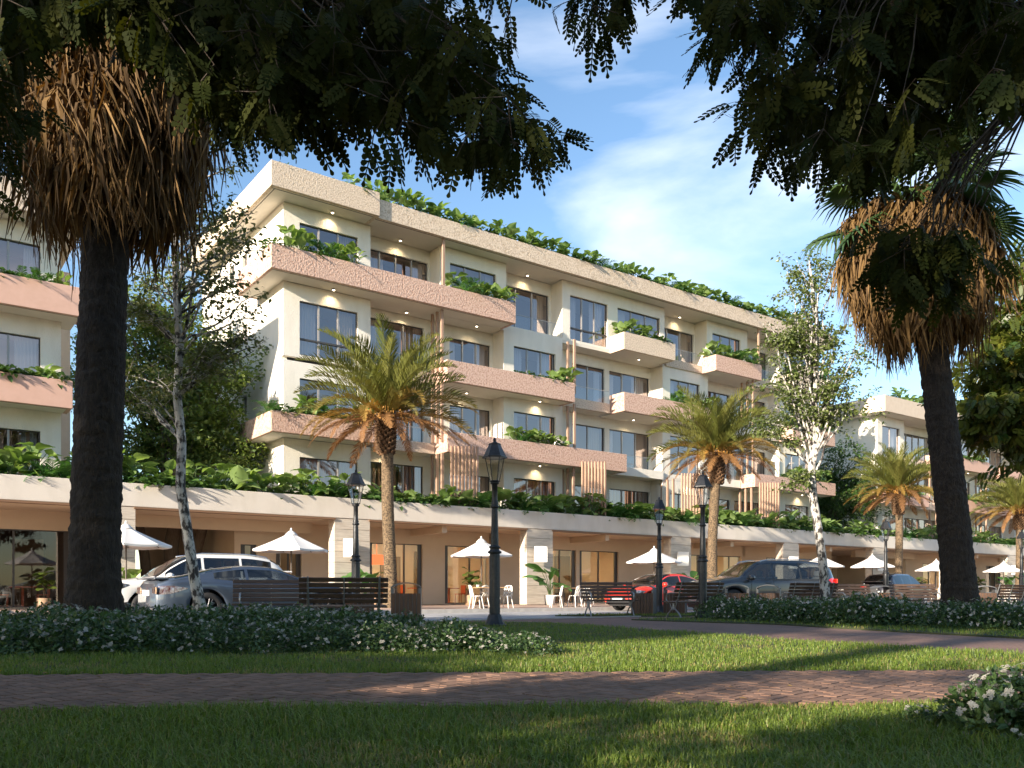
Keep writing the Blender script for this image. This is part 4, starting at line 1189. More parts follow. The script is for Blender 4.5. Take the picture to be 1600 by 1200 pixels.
def car(name, label, loc, rz, body_m, L, Wd, top, belt, wheels, Rw, cab, win, sill=0.26, rim=None, cladding=False, seat_m=None, lean=0.36, rails=False, spoiler=False, pillars=(), ht=None, tl=None, tlm=None, gm=None):
    """local +X is the front. top: centre-line heights (x,z) rear to front; belt: shoulder line; wheels: (xr, xf);
    cab: (rear glass bottom, rear glass top, windscreen top, windscreen bottom) x; win: (x0,x1) of the side glass"""
    root = empty(name, loc, rz, label, 'car')
    hl = L / 2
    N = 84
    xs = [-hl + L * (0.5 - 0.5 * math.cos(math.pi * i / N)) * 0.35 + L * (i / N) * 0.65 for i in range(N + 1)]
    rows = []
    for x in xs:
        e = abs(x) / hl
        plan = 1.0 - 0.05 * e**3 - 0.16 * max(0, (e - 0.82) / 0.18) ** 2.2
        w = Wd / 2 * plan
        zt = pw(top, x); zb = min(pw(belt, x), zt - 0.02)
        low = sill + 0.10 * max(0, (e - 0.86) / 0.14) ** 1.5
        for xw in wheels:
            Ra = Rw + 0.055
            if abs(x - xw) < Ra: low = max(low, Rw + math.sqrt(Ra * Ra - (x - xw) ** 2))
        zm = max(low + 0.05, 0.45 * sill + 0.55 * zb)
        zm = min(zm, zb - 0.05)
        zm2 = min(max(0.5 * (low + zm), low + 0.02), zm - 0.01)
        cabh = max(0.0, zt - 0.05 - zb)
        wt = w * 0.955 - lean * cabh - 0.02
        ztop = zb + max(0.012, (zt - zb) * 0.93 - 0.035)
        ztop = min(ztop, zt - 0.006)
        P = [(w * 0.86, low), (w * 0.955, low + 0.012), (w * 0.992, zm2), (w * 1.0, zm), (w * 0.992, zb - (zb - zm) * 0.4), (w * 0.978, zb - 0.03), (w * 0.955, zb),
             (w * 0.94 - lean * min(0.03, cabh) , zb + min(0.03, cabh * 0.3)), (wt + 0.4 * (w * 0.94 - wt), zb + (ztop - zb) * 0.58), (wt + 0.012, ztop - min(0.03, cabh * 0.2)), (wt - 0.02, ztop),
             (wt * 0.90, ztop + (zt - ztop) * 0.62), (wt * 0.6, ztop + (zt - ztop) * 0.9), (wt * 0.3, ztop + (zt - ztop) * 0.98), (0.0, zt)]
        rows.append(P)
    nr = len(rows[0])
    mats = {'body': MB(), 'windscreen': MB(), 'rear_window': MB(), 'side_window': MB(), 'headlight': MB(), 'tail_light': MB(), 'lower_trim': MB()}
    vid = []
    V = []
    for sgn in (1, -1):
        for i, x in enumerate(xs):
            for (y, z) in rows[i]: V.append((x, sgn * y, z))
    def idx(s, i, j): return s * (N + 1) * nr + i * nr + j
    faces = {k: [] for k in mats}
    for s in (0, 1):
        for i in range(N):
            xm = 0.5 * (xs[i] + xs[i + 1])
            for j in range(nr - 1):
                f = (idx(s, i, j), idx(s, i + 1, j), idx(s, i + 1, j + 1), idx(s, i, j + 1))
                if s == 1: f = f[::-1]
                zc = sum(V[q][2] for q in f) / 4
                k = 'body'
                if cladding and j <= 1: k = 'lower_trim'
                if j == 0: k = 'lower_trim'
                cabh = pw(top, xm) - pw(belt, xm)
                if j in (7, 8) and win[0] < xm < win[1] and cabh > 0.12 and not any(abs(xm - p) < 0.035 for p in pillars): k = 'side_window'
                if j >= 10:
                    if cab[2] < xm < cab[3]: k = 'windscreen'
                    if cab[0] < xm < cab[1]: k = 'rear_window'
                faces[k].append(f)
    for e_ in (0, N):                            # end faces
        loop = [idx(0, e_, j) for j in range(nr)] + [idx(1, e_, j) for j in range(nr - 2, -1, -1)]
        faces['body'].append(tuple(loop if e_ == 0 else loop[::-1]))
    def sub(kind, parent, nm, mt, half=None):
        fs = faces[kind]
        if half is not None: fs = [f for f in fs if (f[0] >= (N + 1) * nr) == bool(half)]
        if not fs: return None
        used = sorted({q for f in fs for q in f}); mp = {q: n for n, q in enumerate(used)}
        b = MB(); b.add([V[q] for q in used], [tuple(mp[q] for q in f) for f in fs], sm=True)
        return b.obj(nm, mt, parent)
    body = sub('body', root, 'body', body_m)
    for k in ('windscreen', 'rear_window'): sub(k, root, k, gm or m_carglass)
    for h in (0, 1):
        sub('side_window', root, 'side_window', gm or m_carglass, h)
    def lamp_patch(nm, box, mt, cover=None):
        "lens-shaped patch lying on the side of the body, narrowing away from the end of the car"
        x0, x1, z0, z1 = box; fr = x0 > 0
        for sgn in (1, -1):
            b = MB(); nx, nz = 14, 7; vs = []
            for a in range(nx + 1):
                t = a / nx; x = x0 + (x1 - x0) * t
                q = t if fr else 1 - t                # 1 at the end of the car
                hgt = (z1 - z0) * (0.10 + 0.90 * math.sin(math.pi * 0.5 * min(1, q * 1.25))) * (1.0 if q < 0.9 else 0.85)
                zc = z0 + (z1 - z0) * (0.75 - 0.25 * q)
                i = min(range(N), key=lambda k_: abs(xs[k_] - x)); i2 = i + 1 if x >= xs[i] else max(0, i - 1)
                w_ = 0 if i2 == i else (x - xs[i]) / (xs[i2] - xs[i] + 1e-9)
                for c in range(nz + 1):
                    z = zc + hgt * (c / nz - 0.5)
                    def yz(I):
                        Q = rows[I]
                        for m_ in range(len(Q) - 1):
                            if Q[m_][1] <= z <= Q[m_ + 1][1] and Q[m_ + 1][1] > Q[m_][1]:
                                f_ = (z - Q[m_][1]) / (Q[m_ + 1][1] - Q[m_][1]); return Q[m_][0] * (1 - f_) + Q[m_ + 1][0] * f_
                        return Q[6][0]
                    y = yz(i) * (1 - w_) + yz(i2) * w_
                    vs.append((x, sgn * (y + 0.006), z))
            fs = [(a * (nz + 1) + c, (a + 1) * (nz + 1) + c, (a + 1) * (nz + 1) + c + 1, a * (nz + 1) + c + 1) for a in range(nx) for c in range(nz)]
            if sgn < 0: fs = [f[::-1] for f in fs]
            b.add(vs, fs, sm=True); b.obj(nm, mt, root)
    if ht: lamp_patch('headlight', ht, m_headl)
    if tl: lamp_patch('tail_light', tl, tlm or m_red)
    sub('lower_trim', root, 'lower_trim', m_trim)
    u = MB(); u.box(-hl * 0.92, hl * 0.92, -Wd / 2 + 0.27, Wd / 2 - 0.27, 0.19, 0.50)
    u.box(-hl * 0.86, hl * 0.86, -Wd / 2 + 0.12, Wd / 2 - 0.12, Rw * 2 + 0.06, Rw * 2 + 0.09); u.obj('underbody', m_trim, root)
    w = MB(); tw = 0.21
    w.lathe([(Rw * 0.64, -tw / 2 + 0.015), (Rw * 0.70, -tw / 2), (Rw * 0.93, -tw / 2 + 0.01), (Rw, -tw / 2 + 0.04), (Rw, tw / 2 - 0.04), (Rw * 0.93, tw / 2 - 0.01), (Rw * 0.70, tw / 2), (Rw * 0.64, tw / 2 - 0.015)], 32, axis='y')
    ty = w.mesh('tyre', m_tyre)
    r = MB(); r0 = Rw * 0.66
    for sd in (-1, 1):
        q = sd * tw / 2
        r.lathe([(r0, q * 0.96), (r0 * 0.94, q * 0.90), (r0 * 0.90, q * 0.2)] if sd < 0 else [(r0 * 0.90, q * 0.2), (r0 * 0.94, q * 0.90), (r0, q * 0.96)], 32, axis='y')
        for k in range(10):
            t = 2 * math.pi * (k // 2) / 5 + (0.16 if k % 2 else -0.16)
            c, s_ = math.cos(t), math.sin(t)
            r.tube([(r0 * 0.16 * c, q * 0.72, r0 * 0.16 * s_), (r0 * 0.6 * c, q * 0.86, r0 * 0.6 * s_), (r0 * 0.95 * c, q * 0.88, r0 * 0.95 * s_)], [0.03, 0.022, 0.02], 5)
        r.lathe([(0.0, q * 0.85), (r0 * 0.2, q * 0.80), (r0 * 0.24, q * 0.6)] if sd > 0 else [(r0 * 0.24, q * 0.6), (r0 * 0.2, q * 0.80), (0.0, q * 0.85)], 16, axis='y')
    rm = r.mesh('rim', rim or m_rim)
    dk = MB(); dk.lathe([(0.0, -0.02), (r0 * 0.9, -0.02), (r0 * 0.9, 0.02), (0.0, 0.02)], 24, axis='y'); dm = dk.mesh('brake_disc', m_trim)
    for xw in wheels:
        for sd in (-1, 1):
            wo = empty('wheel', (xw, sd * (Wd / 2 - tw / 2 - 0.012), Rw), 0, parent=root)
            link('tyre', ty, wo); link('rim', rm, wo); link('brake_disc', dm, wo)
    # seams, handles, mirrors, seats
    def surf(x, j, s):
        i = min(range(N + 1), key=lambda q: abs(xs[q] - x)); y, z = rows[i][j]
        return Vector((xs[i], s * (y + 0.003), z))
    for s in (-1, 1):
        for xd in list(pillars) + [win[1] - 0.1]:
            b = MB(); b.tube([surf(xd, j, s) for j in (1, 2, 3, 4, 5, 6)], 0.006, 5); b.obj('door_seam', m_trim, root)
        for xd in pillars:
            p = surf(xd - 0.0, 5, s)
            b = MB(); b.tube([p + Vector((0.08, 0.012 * s, -0.06)), p + Vector((0.12, 0.03 * s, -0.06)), p + Vector((0.26, 0.03 * s, -0.06)), p + Vector((0.30, 0.012 * s, -0.06))], 0.012, 6); b.obj('door_handle', body_m if name != 'white' else m_chrome, root)
        p = surf(cab[3] - 0.32, 7, s)
        b = MB(); c = p + Vector((0.0, s * 0.17, 0.05))
        for q in range(1): b.lathe([(0.0, -0.13), (0.06, -0.115), (0.092, -0.05), (0.095, 0.04), (0.08, 0.10), (0.0, 0.12)], 12, axis='y', c=tuple(c))
        b.tube([p, c + Vector((0, 0, -0.06))], 0.02, 6)
        b.obj('wing_mirror', body_m, root)
    sb_ = pw(belt, 0)
    for xs_ in ((cab[2] - 0.15), (cab[1] + 0.55)):
        for s in (-1, 1):
            b = MB(); y = s * 0.37
            b.box(xs_ - 0.62, xs_ - 0.48, y - 0.23, y + 0.23, 0.5, sb_ + 0.12); b.box(xs_ - 0.60, xs_ - 0.50, y - 0.13, y + 0.13, sb_ + 0.13, sb_ + 0.32); b.box(xs_ - 0.62, xs_ - 0.1, y - 0.23, y + 0.23, 0.42, 0.6)
            b.obj('seat', seat_m or m_seat, root, bevel=0.04, seg=2)
    if rails:
        for s in (-1, 1):
            pts_ = [surf(x, 11, s) + Vector((0, -0.02 * s, 0.035)) for x in np.linspace(cab[1] + 0.1, cab[2] - 0.1, 8)]
            b = MB(); b.tube([surf(cab[1] + 0.05, 11, s)] + pts_ + [surf(cab[2] - 0.05, 11, s)], 0.016, 6); b.obj('roof_rail', m_chrome, root)
    # front: grille, plate; rear: plate
    zg = pw(belt, hl * 0.95)
    b = MB(); b.box(hl - 0.035, hl + 0.012, -0.42, 0.42, zg - 0.30, zg - 0.08); b.obj('grille', m_trim, root, bevel=0.03)
    b = MB(); b.box(hl - 0.02, hl + 0.02, -0.6, 0.6, 0.30, 0.42); b.obj('air_intake', m_trim, root, bevel=0.02)
    b = MB(); b.box(-hl - 0.018, -hl + 0.01, -0.26, 0.26, 0.62, 0.74); b.obj('number_plate', m_plate, root)
    if tl:
        for s in (-1, 1):
            b = MB(); b.box(-hl - 0.012, -hl + 0.03, s * (Wd / 2 - 0.30) - 0.16, s * (Wd / 2 - 0.30) + 0.16, tl[2] + 0.01, tl[3] - 0.01); b.obj('tail_light', tlm or m_red, root, bevel=0.015)
    b = MB(); b.box(hl + 0.004, hl + 0.026, -0.26, 0.26, 0.43, 0.54); b.obj('number_plate', m_plate, root)
    if spoiler:
        z = pw(top, -hl + 0.15)
        b = MB(); b.box(-hl - 0.03, -hl + 0.26, -Wd / 2 + 0.18, Wd / 2 - 0.18, z - 0.01, z + 0.035); b.obj('spoiler', body_m, root, (0, 0, 0), (0, 0, 0), bevel=0.015)
    return root

p_white = paint('white_car_paint', (0.74, 0.73, 0.71))
p_blue = paint('blue_grey_car_paint', (0.075, 0.10, 0.145), 0.55, 0.32)
p_red = paint('red_car_paint', (0.62, 0.035, 0.02))
p_grey = paint('dark_grey_car_paint', (0.055, 0.062, 0.072), 0.45, 0.34)
p_black = paint('black_car_paint', (0.012, 0.012, 0.016), 0.2, 0.2)
m_seatw = M('pale_car_seat', (0.55, 0.53, 0.50), 0.7)
SUV_T = [(-2.3, 0.96), (-2.24, 1.08), (-2.0, 1.42), (-1.7, 1.60), (-1.0, 1.68), (0.0, 1.68), (0.35, 1.62), (0.8, 1.38), (1.2, 1.10), (1.5, 1.05), (2.0, 0.97), (2.2, 0.86), (2.3, 0.74)]
SUV_B = [(-2.3, 0.92), (-1.8, 1.05), (-1.0, 1.04), (0.5, 1.0), (1.2, 0.99), (1.8, 0.94), (2.15, 0.84), (2.3, 0.70)]
car('white_suv', 'white sport utility car with roof rails parked behind the blue-grey coupe', W(u_at(203, -7.2) + 1.42, -8.0), TH + math.pi, p_white, 4.6, 1.85, SUV_T, SUV_B, (-1.30, 1.40), 0.355,
    (-2.22, -1.75, 0.40, 1.22), (-1.75, 0.98), 0.28, m_rim, True, m_seatw, 0.34, True, True, (-0.95, 0.05), (1.8, 2.26, 0.72, 0.92), (-2.27, -1.9, 0.85, 1.02))
CP_T = [(-2.3, 0.80), (-2.26, 0.95), (-2.05, 0.99), (-1.6, 1.08), (-1.0, 1.22), (-0.35, 1.29), (0.15, 1.27), (0.7, 1.10), (1.1, 0.93), (1.5, 0.88), (2.0, 0.78), (2.25, 0.66), (2.32, 0.55)]
CP_B = [(-2.3, 0.76), (-1.9, 0.93), (-1.3, 0.95), (-0.6, 0.90), (0.4, 0.88), (1.2, 0.86), (1.8, 0.78), (2.2, 0.63), (2.32, 0.50)]
car('sports_coupe', 'low blue-grey sports coupe seen from its tail, in front of the white car', W(u_at(238, -11.6) + 2.25, -11.4), TH, p_blue, 4.64, 1.90, CP_T, CP_B, (-1.30, 1.44), 0.345,
    (-1.95, -0.75, 0.12, 1.12), (-1.15, 0.85), 0.2, m_rimd, False, m_seat, 0.52, False, True, (-0.42,), (1.75, 2.25, 0.55, 0.72), (-2.30, -1.72, 0.64, 0.82), m_taild)
SD_T = [(-2.2, 0.86), (-2.12, 1.0), (-1.6, 1.06), (-1.0, 1.30), (-0.4, 1.40), (0.2, 1.38), (0.7, 1.20), (1.15, 0.96), (1.6, 0.90), (2.0, 0.82), (2.15, 0.70), (2.22, 0.58)]
SD_B = [(-2.2, 0.80), (-1.7, 0.93), (-0.8, 0.91), (0.5, 0.89), (1.2, 0.88), (1.8, 0.80), (2.1, 0.66), (2.22, 0.54)]
car('red_car', 'bright red car with grey windows parked by the kerb behind the brown bench', W(u_at(965, -7.9) + 2.2, -7.9), TH + math.pi, p_red, 4.4, 1.80, SD_T, SD_B, (-1.25, 1.38), 0.33,
    (-1.55, -0.75, 0.15, 1.15), (-1.35, 0.95), 0.22, m_rim, False, None, 0.42, False, False, (-0.3,), (1.65, 2.15, 0.60, 0.76), (-2.15, -1.8, 0.75, 0.9), None, m_privglass)
BS_T = [(-2.45, 1.0), (-2.38, 1.2), (-2.2, 1.58), (-1.9, 1.70), (-1.0, 1.76), (0.0, 1.76), (0.4, 1.70), (0.9, 1.42), (1.25, 1.20), (1.7, 1.14), (2.2, 1.03), (2.38, 0.9), (2.45, 0.76)]
BS_B = [(-2.45, 0.98), (-2.0, 1.10), (-1.0, 1.10), (0.5, 1.08), (1.3, 1.07), (1.9, 1.02), (2.3, 0.88), (2.45, 0.72)]
car('grey_suv', 'large dark grey sport utility car behind the right benches and bins', at(1186, 28.6, 0), R(16.5) + math.pi, p_grey, 4.9, 1.95, BS_T, BS_B, (-1.42, 1.50), 0.39,
    (-2.36, -1.98, 0.45, 1.28), (-2.0, 1.0), 0.30, m_rim, False, m_seatw, 0.30, True, False, (-1.0, 0.05), (1.95, 2.42, 0.80, 0.98), (-2.42, -2.05, 0.9, 1.15))
car('black_suv', 'shiny black sport utility car seen from behind with red tail lights', at(1400, 45.6, 0), TH + R(4), p_black, 4.6, 1.85, SUV_T, SUV_B, (-1.30, 1.40), 0.355,
    (-2.22, -1.75, 0.40, 1.22), (-1.75, 0.98), 0.28, m_rim, False, m_seat, 0.34, False, True, (-0.95, 0.05), (1.8, 2.26, 0.72, 0.92), (-2.3, -1.9, 0.86, 1.04), None, m_privglass)
# ------------------------------------------------------------------ planting on the buildings
m_taro = leafmat('heart_leaf', (0.13, 0.22, 0.06), (0.30, 0.41, 0.16), 0.40, 0.45, tint=(1.2, 1.25, 0.55))
m_fern = leafmat('fern_leaf', (0.05, 0.14, 0.035), (0.10, 0.23, 0.055), 0.30, 0.4)
m_low = leafmat('dark_low_leaf', (0.03, 0.08, 0.02), (0.10, 0.18, 0.04), 0.28, 0.38)
m_stem = M('plant_stem', (0.10, 0.16, 0.05), 0.6)

def blade(ws, L=1.0, droop=0.25, fold=0.10, wave=0.03, seed=0):
    "leaf blade along +Y: half-widths at even stations, drooping tip, raised edges"
    r = random.Random(seed)
    n = len(ws); vs, fs = [], []
    for i, w in enumerate(ws):
        t = i / (n - 1); y = L * (t - 0.0); z = -droop * L * t * t
        e = fold * w * 2
        vs += [(-w, y - 0.06 * L * (i == 0), z + e + r.uniform(-wave, wave)), (-w * 0.5, y, z + e * 0.65), (0, y, z), (w * 0.5, y, z + e * 0.65), (w, y - 0.06 * L * (i == 0), z + e + r.uniform(-wave, wave))]
    for i in range(n - 1):
        for j in range(4):
            a = i * 5 + j; fs.append((a, a + 1, a + 6, a + 5))
    return vs, fs
HEART = [0.10, 0.36, 0.43, 0.41, 0.33, 0.20, 0.012]
PADDLE = [0.05, 0.13, 0.18, 0.19, 0.175, 0.12, 0.015]
FIDDLE = [0.05, 0.16, 0.20, 0.26, 0.33, 0.30, 0.10]
def leaf_mesh(name, ws, mat, n=3, **k):
    out = []
    for s in range(n):
        vs, fs = blade(ws, seed=s, droop=k.get('droop', 0.25) * (0.6 + 0.4 * s), **{q: k[q] for q in k if q != 'droop'})
        out.append(MB().add(vs, fs, sm=True).mesh(name, mat))
    return out
taro_leaves = leaf_mesh('leaf', HEART, m_taro, 3, droop=0.30, fold=0.16, wave=0.05)
paddle_leaves = leaf_mesh('leaf', PADDLE, m_fern, 3, droop=0.35, fold=0.15)
m_fid = leafmat('fiddle_leaf', (0.045, 0.085, 0.015), (0.11, 0.15, 0.03), 0.25, 0.35)
fiddle_leaves = leaf_mesh('leaf', FIDDLE, m_fid, 3, droop=0.3, fold=0.1, wave=0.03)

def frond_arrays(L, n, ll, droop, up0, width=0.03, vee=0.5, lean=0.65, taper=True, stiff=0.0, seed=0):
    "pinnate frond starting at origin going +Y and up, arching over"
    r = random.Random(seed)
    pts = []; ang = up0; p = np.zeros(3); st = L / n
    for i in range(n + 1):
        pts.append(p.copy())
        p = p + np.array([0, math.cos(ang), math.sin(ang)]) * st
        ang -= droop / n * (0.4 + 1.2 * i / n)
    vs, fs = [], []
    for i in range(n):                            # rachis
        w = 0.018 * L * (1 - i / n) * 0.5 + 0.003
        a, b_ = pts[i], pts[i + 1]; k = len(vs)
        vs += [a + [-w, 0, 0], a + [w, 0, 0], b_ + [w * .9, 0, 0], b_ + [-w * .9, 0, 0]]; fs.append((k, k + 1, k + 2, k + 3))
    for i in range(1, n + 1):
        t = i / n
        if t < 0.10: continue
        T = pts[i] - pts[i - 1]; T = T / np.linalg.norm(T); Nn = np.array([0, -T[2], T[1]])
        l = ll * (math.sin(math.pi * min(1, 0.12 + 0.86 * t)) ** 0.7 if taper else 1.0)
        for s in (-1, 1):
            d = np.array([s, 0, 0]) * (1 - 0.3 * lean) + T * lean + Nn * vee * r.uniform(0.4, 1.3)
            d += np.array([r.uniform(-.12, .12), r.uniform(-.12, .12), r.uniform(-.12, .12)])
            d /= np.linalg.norm(d)
            wv = T * width * (0.8 + 0.4 * r.random())
            a = pts[i]; m_ = a + d * l * 0.55; e = a + d * l + np.array([0, 0, -0.16 * l])
            k = len(vs)
            vs += [a - wv * .6, a + wv * .6, m_ + wv, m_ - wv, e]
            fs += [(k, k + 1, k + 2, k + 3), (k + 3, k + 2, k + 4)]
    return np.array(vs), fs
def frond_mesh(name, mat, **k):
    vs, fs = frond_arrays(**k)
    return np_mesh(name, vs, [len(f) for f in fs], [i for f in fs for i in f], mat, np.full(len(vs), random.random() * 0.5))
fern_fronds = [frond_mesh('frond', m_fern, L=0.85, n=16, ll=0.24, droop=1.5 + 0.3 * s, up0=R(66 - 12 * s), width=0.02, vee=0.2, seed=s) for s in range(3)]

def orient(dirv, roll=0.0):
    q = Vector(dirv).to_track_quat('Y', 'Z')
    return (q.to_matrix() @ Matrix.Rotation(roll, 3, 'Y')).to_euler()

def make_taro(n, h, seed, size=(0.42, 0.62)):
    r = random.Random(seed); root = empty('heart_leaved_plant')
    st = MB()
    for i in range(n):
        a = 2 * math.pi * (i * 0.382) + r.uniform(-.3, .3); rad = r.uniform(0.06, 0.42); z = h * r.uniform(0.20, 0.88) * (1.15 - 0.6 * rad)
        p = Vector((rad * math.cos(a), rad * math.sin(a), z))
        st.tube([(0, 0, -0.05), (p.x * 0.35, p.y * 0.35, z * 0.6), p], [0.016, 0.012, 0.008], 5)
        out = Vector((math.cos(a + r.uniform(-.5, .5)), math.sin(a + r.uniform(-.5, .5)), r.uniform(-0.25, 1.5)))
        s = r.uniform(*size)
        o = link('leaf', r.choice(taro_leaves), root, p - out.normalized() * 0.1 * s, orient(out, r.uniform(-.5, .5)), (s * r.uniform(.9, 1.15), s, s))
    st.obj('stem', m_stem, root)
    return root
def make_fern(n, seed, s=1.0):
    r = random.Random(seed); root = empty('fern_plant')
    for i in range(n):
        a = 2.4 * i + r.uniform(-.3, .3); k = s * r.uniform(0.75, 1.15)
        link('frond', r.choice(fern_fronds), root, (0, 0, -0.02), (0, 0, a), (k, k, k))
    return root
def rot_towards(d):
    "rotation matrices with blade roughly facing up, pointing along d"
    up = np.tile(np.array([0, 0, 1.0]), (len(d), 1)) + rng.normal(0, 0.35, (len(d), 3))
    return frames(d, up)
LOWT, LOWF = blade([0.03, 0.20, 0.26, 0.22, 0.02], droop=0.3, fold=0.1, wave=0.05, seed=4)
def make_low(n, rad, h, seed, size=(0.14, 0.26)):
    a = rng.uniform(0, 2 * np.pi, n); rr = rad * np.sqrt(rng.random(n)); z = h * (0.15 + 0.85 * rng.random(n)) * (1.05 - 0.5 * rr / rad)
    pos = np.stack([rr * np.cos(a), rr * np.sin(a), z], 1)
    d = np.stack([np.cos(a + rng.normal(0, .6, n)), np.sin(a + rng.normal(0, .6, n)), rng.uniform(-.5, .6, n)], 1)
    return scatter_mesh('low_leafy_plant', LOWT, LOWF, pos, rot_towards(d), rng.uniform(size[0], size[1], n), m_low, True)
taro_protos = [make_taro(16, 0.88, 1, (0.32, 0.52)), make_taro(18, 0.98, 2, (0.30, 0.46)), make_taro(14, 0.80, 3, (0.36, 0.60)), make_taro(17, 0.62, 4, (0.26, 0.44))]
fern_protos = [make_fern(18, 5, 1.25), make_fern(20, 6, 1.1)]
low_meshes = [make_low(120, 0.48, 0.55, i, (0.16, 0.30)) for i in range(3)]
used = {id(p): False for p in taro_protos + fern_protos}

LANDM = [(-400, 'left edge'), (150, 'left fan palm'), (285, 'left birch'), (446, 'white corner wall'), (606, 'left date palm'), (773, 'tall lamp'), (1000, 'red car'), (1120, 'second date palm'), (1275, 'right birch'), (1403, 'third date palm'), (1490, 'right fan palm')]
ORD = ['first', 'second', 'third', 'fourth', 'fifth', 'sixth', 'seventh', 'eighth', 'ninth', 'tenth', 'eleventh', 'twelfth', 'thirteenth', 'fourteenth', 'fifteenth', 'sixteenth', 'seventeenth', 'eighteenth', 'nineteenth', 'twentieth']
counts = {}
KINDW = {'taro': 'broad heart-leaved plant', 'fern': 'feathery fern-like plant', 'low': 'low dark-leaved plant'}
def plant(kind, p, zone, s=1.0, label=None):
    px = px_of(p); lm = [n for (x, n) in LANDM if x <= px][-1]
    k = (kind, zone, lm); counts[k] = counts.get(k, 0) + 1
    q = ORD[min(counts[k] - 1, 19)]
    lab = label or '%s %s, %s rightwards from the %s' % (KINDW[kind], zone, q, lm)
    grp = 'plants ' + zone
    rz = random.uniform(0, 6.28)
    if kind == 'low':
        o = link('low_leafy_plant', random.choice(low_meshes), None, p, (0, 0, rz), (s, s, s)); cat = 'plant'
    else:
        pr = random.choice(taro_protos if kind == 'taro' else fern_protos)
        if not used[id(pr)]: used[id(pr)] = True; o = pr
        else: o = copy_tree(pr)
        o.location = p; o.rotation_euler = (0, 0, rz); o.scale = (s, s, s); cat = 'fern' if kind == 'fern' else 'plant'
    return tag(o, lab, cat, grp)

def row(zone, u0, u1, v, z, step, mix=(0.5, 0.22, 0.28), s=1.0, jv=0.15, voff=0.0):
    u = u0
    while u < u1:
        r = random.random()
        k = 'taro' if r < mix[0] else ('fern' if r < mix[0] + mix[1] else 'low')
        plant(k, W(u, v + random.uniform(-jv, jv) + voff, z), zone, s * random.uniform(0.85, 1.15))
        u += step * random.uniform(0.8, 1.25)
row('on the podium parapet', -13.0, 36.0, 0.62, 4.22, 0.52, (0.64, 0.22, 0.14), 1.2)
row('on the podium parapet', 36.0, 66.0, 0.62, 4.22, 0.95, (0.55, 0.15, 0.30), 1.2)
row('behind the podium parapet', -12.0, 36.0, 1.35, 4.2, 1.25, (0.4, 0.3, 0.3), 1.05)
row('on the main roof edge', 4.7, 36.6, 1.62, 16.95, 0.48, (0.66, 0.10, 0.24), 0.92, 0.06)
row('on the raised roof corner', 0.6, 4.3, 1.55, 17.0, 0.6, (0.35, 0.1, 0.55), 0.85, 0.06)
ZB = 0.95
row('on the top pink balcony', 0.15, 4.0, 1.45, 13.93, 0.55, (0.55, 0.18, 0.27), ZB, 0.08)
row('on the top pink balcony', 8.5, 11.3, 1.45, 13.93, 0.55, (0.62, 0.25, 0.13), ZB, 0.08)
row('on the tan balcony box', 18.7, 22.0, 1.45, 13.85, 0.58, (0.55, 0.05, 0.40), ZB, 0.08)
row('on the small right pink balcony', 25.8, 29.3, 1.45, 13.85, 0.6, (0.6, 0.2, 0.2), ZB, 0.08)
row('on the upper end balcony', 32.8, 36.6, 1.45, 13.9, 0.7, (0.5, 0.2, 0.3), ZB, 0.08)
row('on the middle pink balcony', 11.9, 14.3, 1.45, 10.72, 0.5, (0.05, 0.05, 0.9), 0.7, 0.08)
row('on the middle pink balcony', 14.3, 15.0, 1.45, 10.72, 0.6, (1, 0, 0), ZB, 0.05)
row('on the centre pink balcony', 22.4, 25.8, 1.45, 10.76, 0.62, (0.75, 0.1, 0.15), ZB, 0.08)
row('on the right end balcony', 32.9, 36.5, 1.45, 10.7, 0.55, (0.4, 0.2, 0.4), 0.95, 0.08)
row('on the lower left pink balcony', 0.0, 4.2, 1.45, 7.53, 0.5, (0.55, 0.3, 0.15), 0.9, 0.08)
row('on the long lower pink balcony', 11.7, 15.1, 1.45, 7.58, 0.5, (0.85, 0.08, 0.07), 0.85, 0.06)
row('on the lower right pink balcony', 32.6, 36.6, 1.45, 7.47, 0.55, (0.6, 0.2, 0.2), 0.9, 0.08)
row('on the left building upper band', -12.5, -6.9, 1.45, 10.8, 0.55, (0.5, 0.3, 0.2), 0.85, 0.08)
row('on the left building lower band', -12.5, -7.2, 1.45, 7.63, 0.45, (0.05, 0.1, 0.85), 0.9, 0.08)
row('on the right building roof', 45.0, 64.0, 2.0, 14.1, 1.0, (0.55, 0.1, 0.35), 1.1, 0.06)
row('on the right building bands', 51.5, 58.0, 1.8, 10.75, 0.7, (0.7, 0.2, 0.1), 0.9, 0.08)
row('on the right building bands', 44.0, 49.0, 1.8, 7.5, 0.7, (0.6, 0.2, 0.2), 0.9, 0.08)
row('on the right building bands', 53.0, 60.0, 1.8, 7.5, 0.7, (0.6, 0.2, 0.2), 0.9, 0.08)
for pr in taro_protos + fern_protos:
    if not used[id(pr)]:
        for ch in list(pr.children): bpy.data.objects.remove(ch, do_unlink=True)
        bpy.data.objects.remove(pr, do_unlink=True)
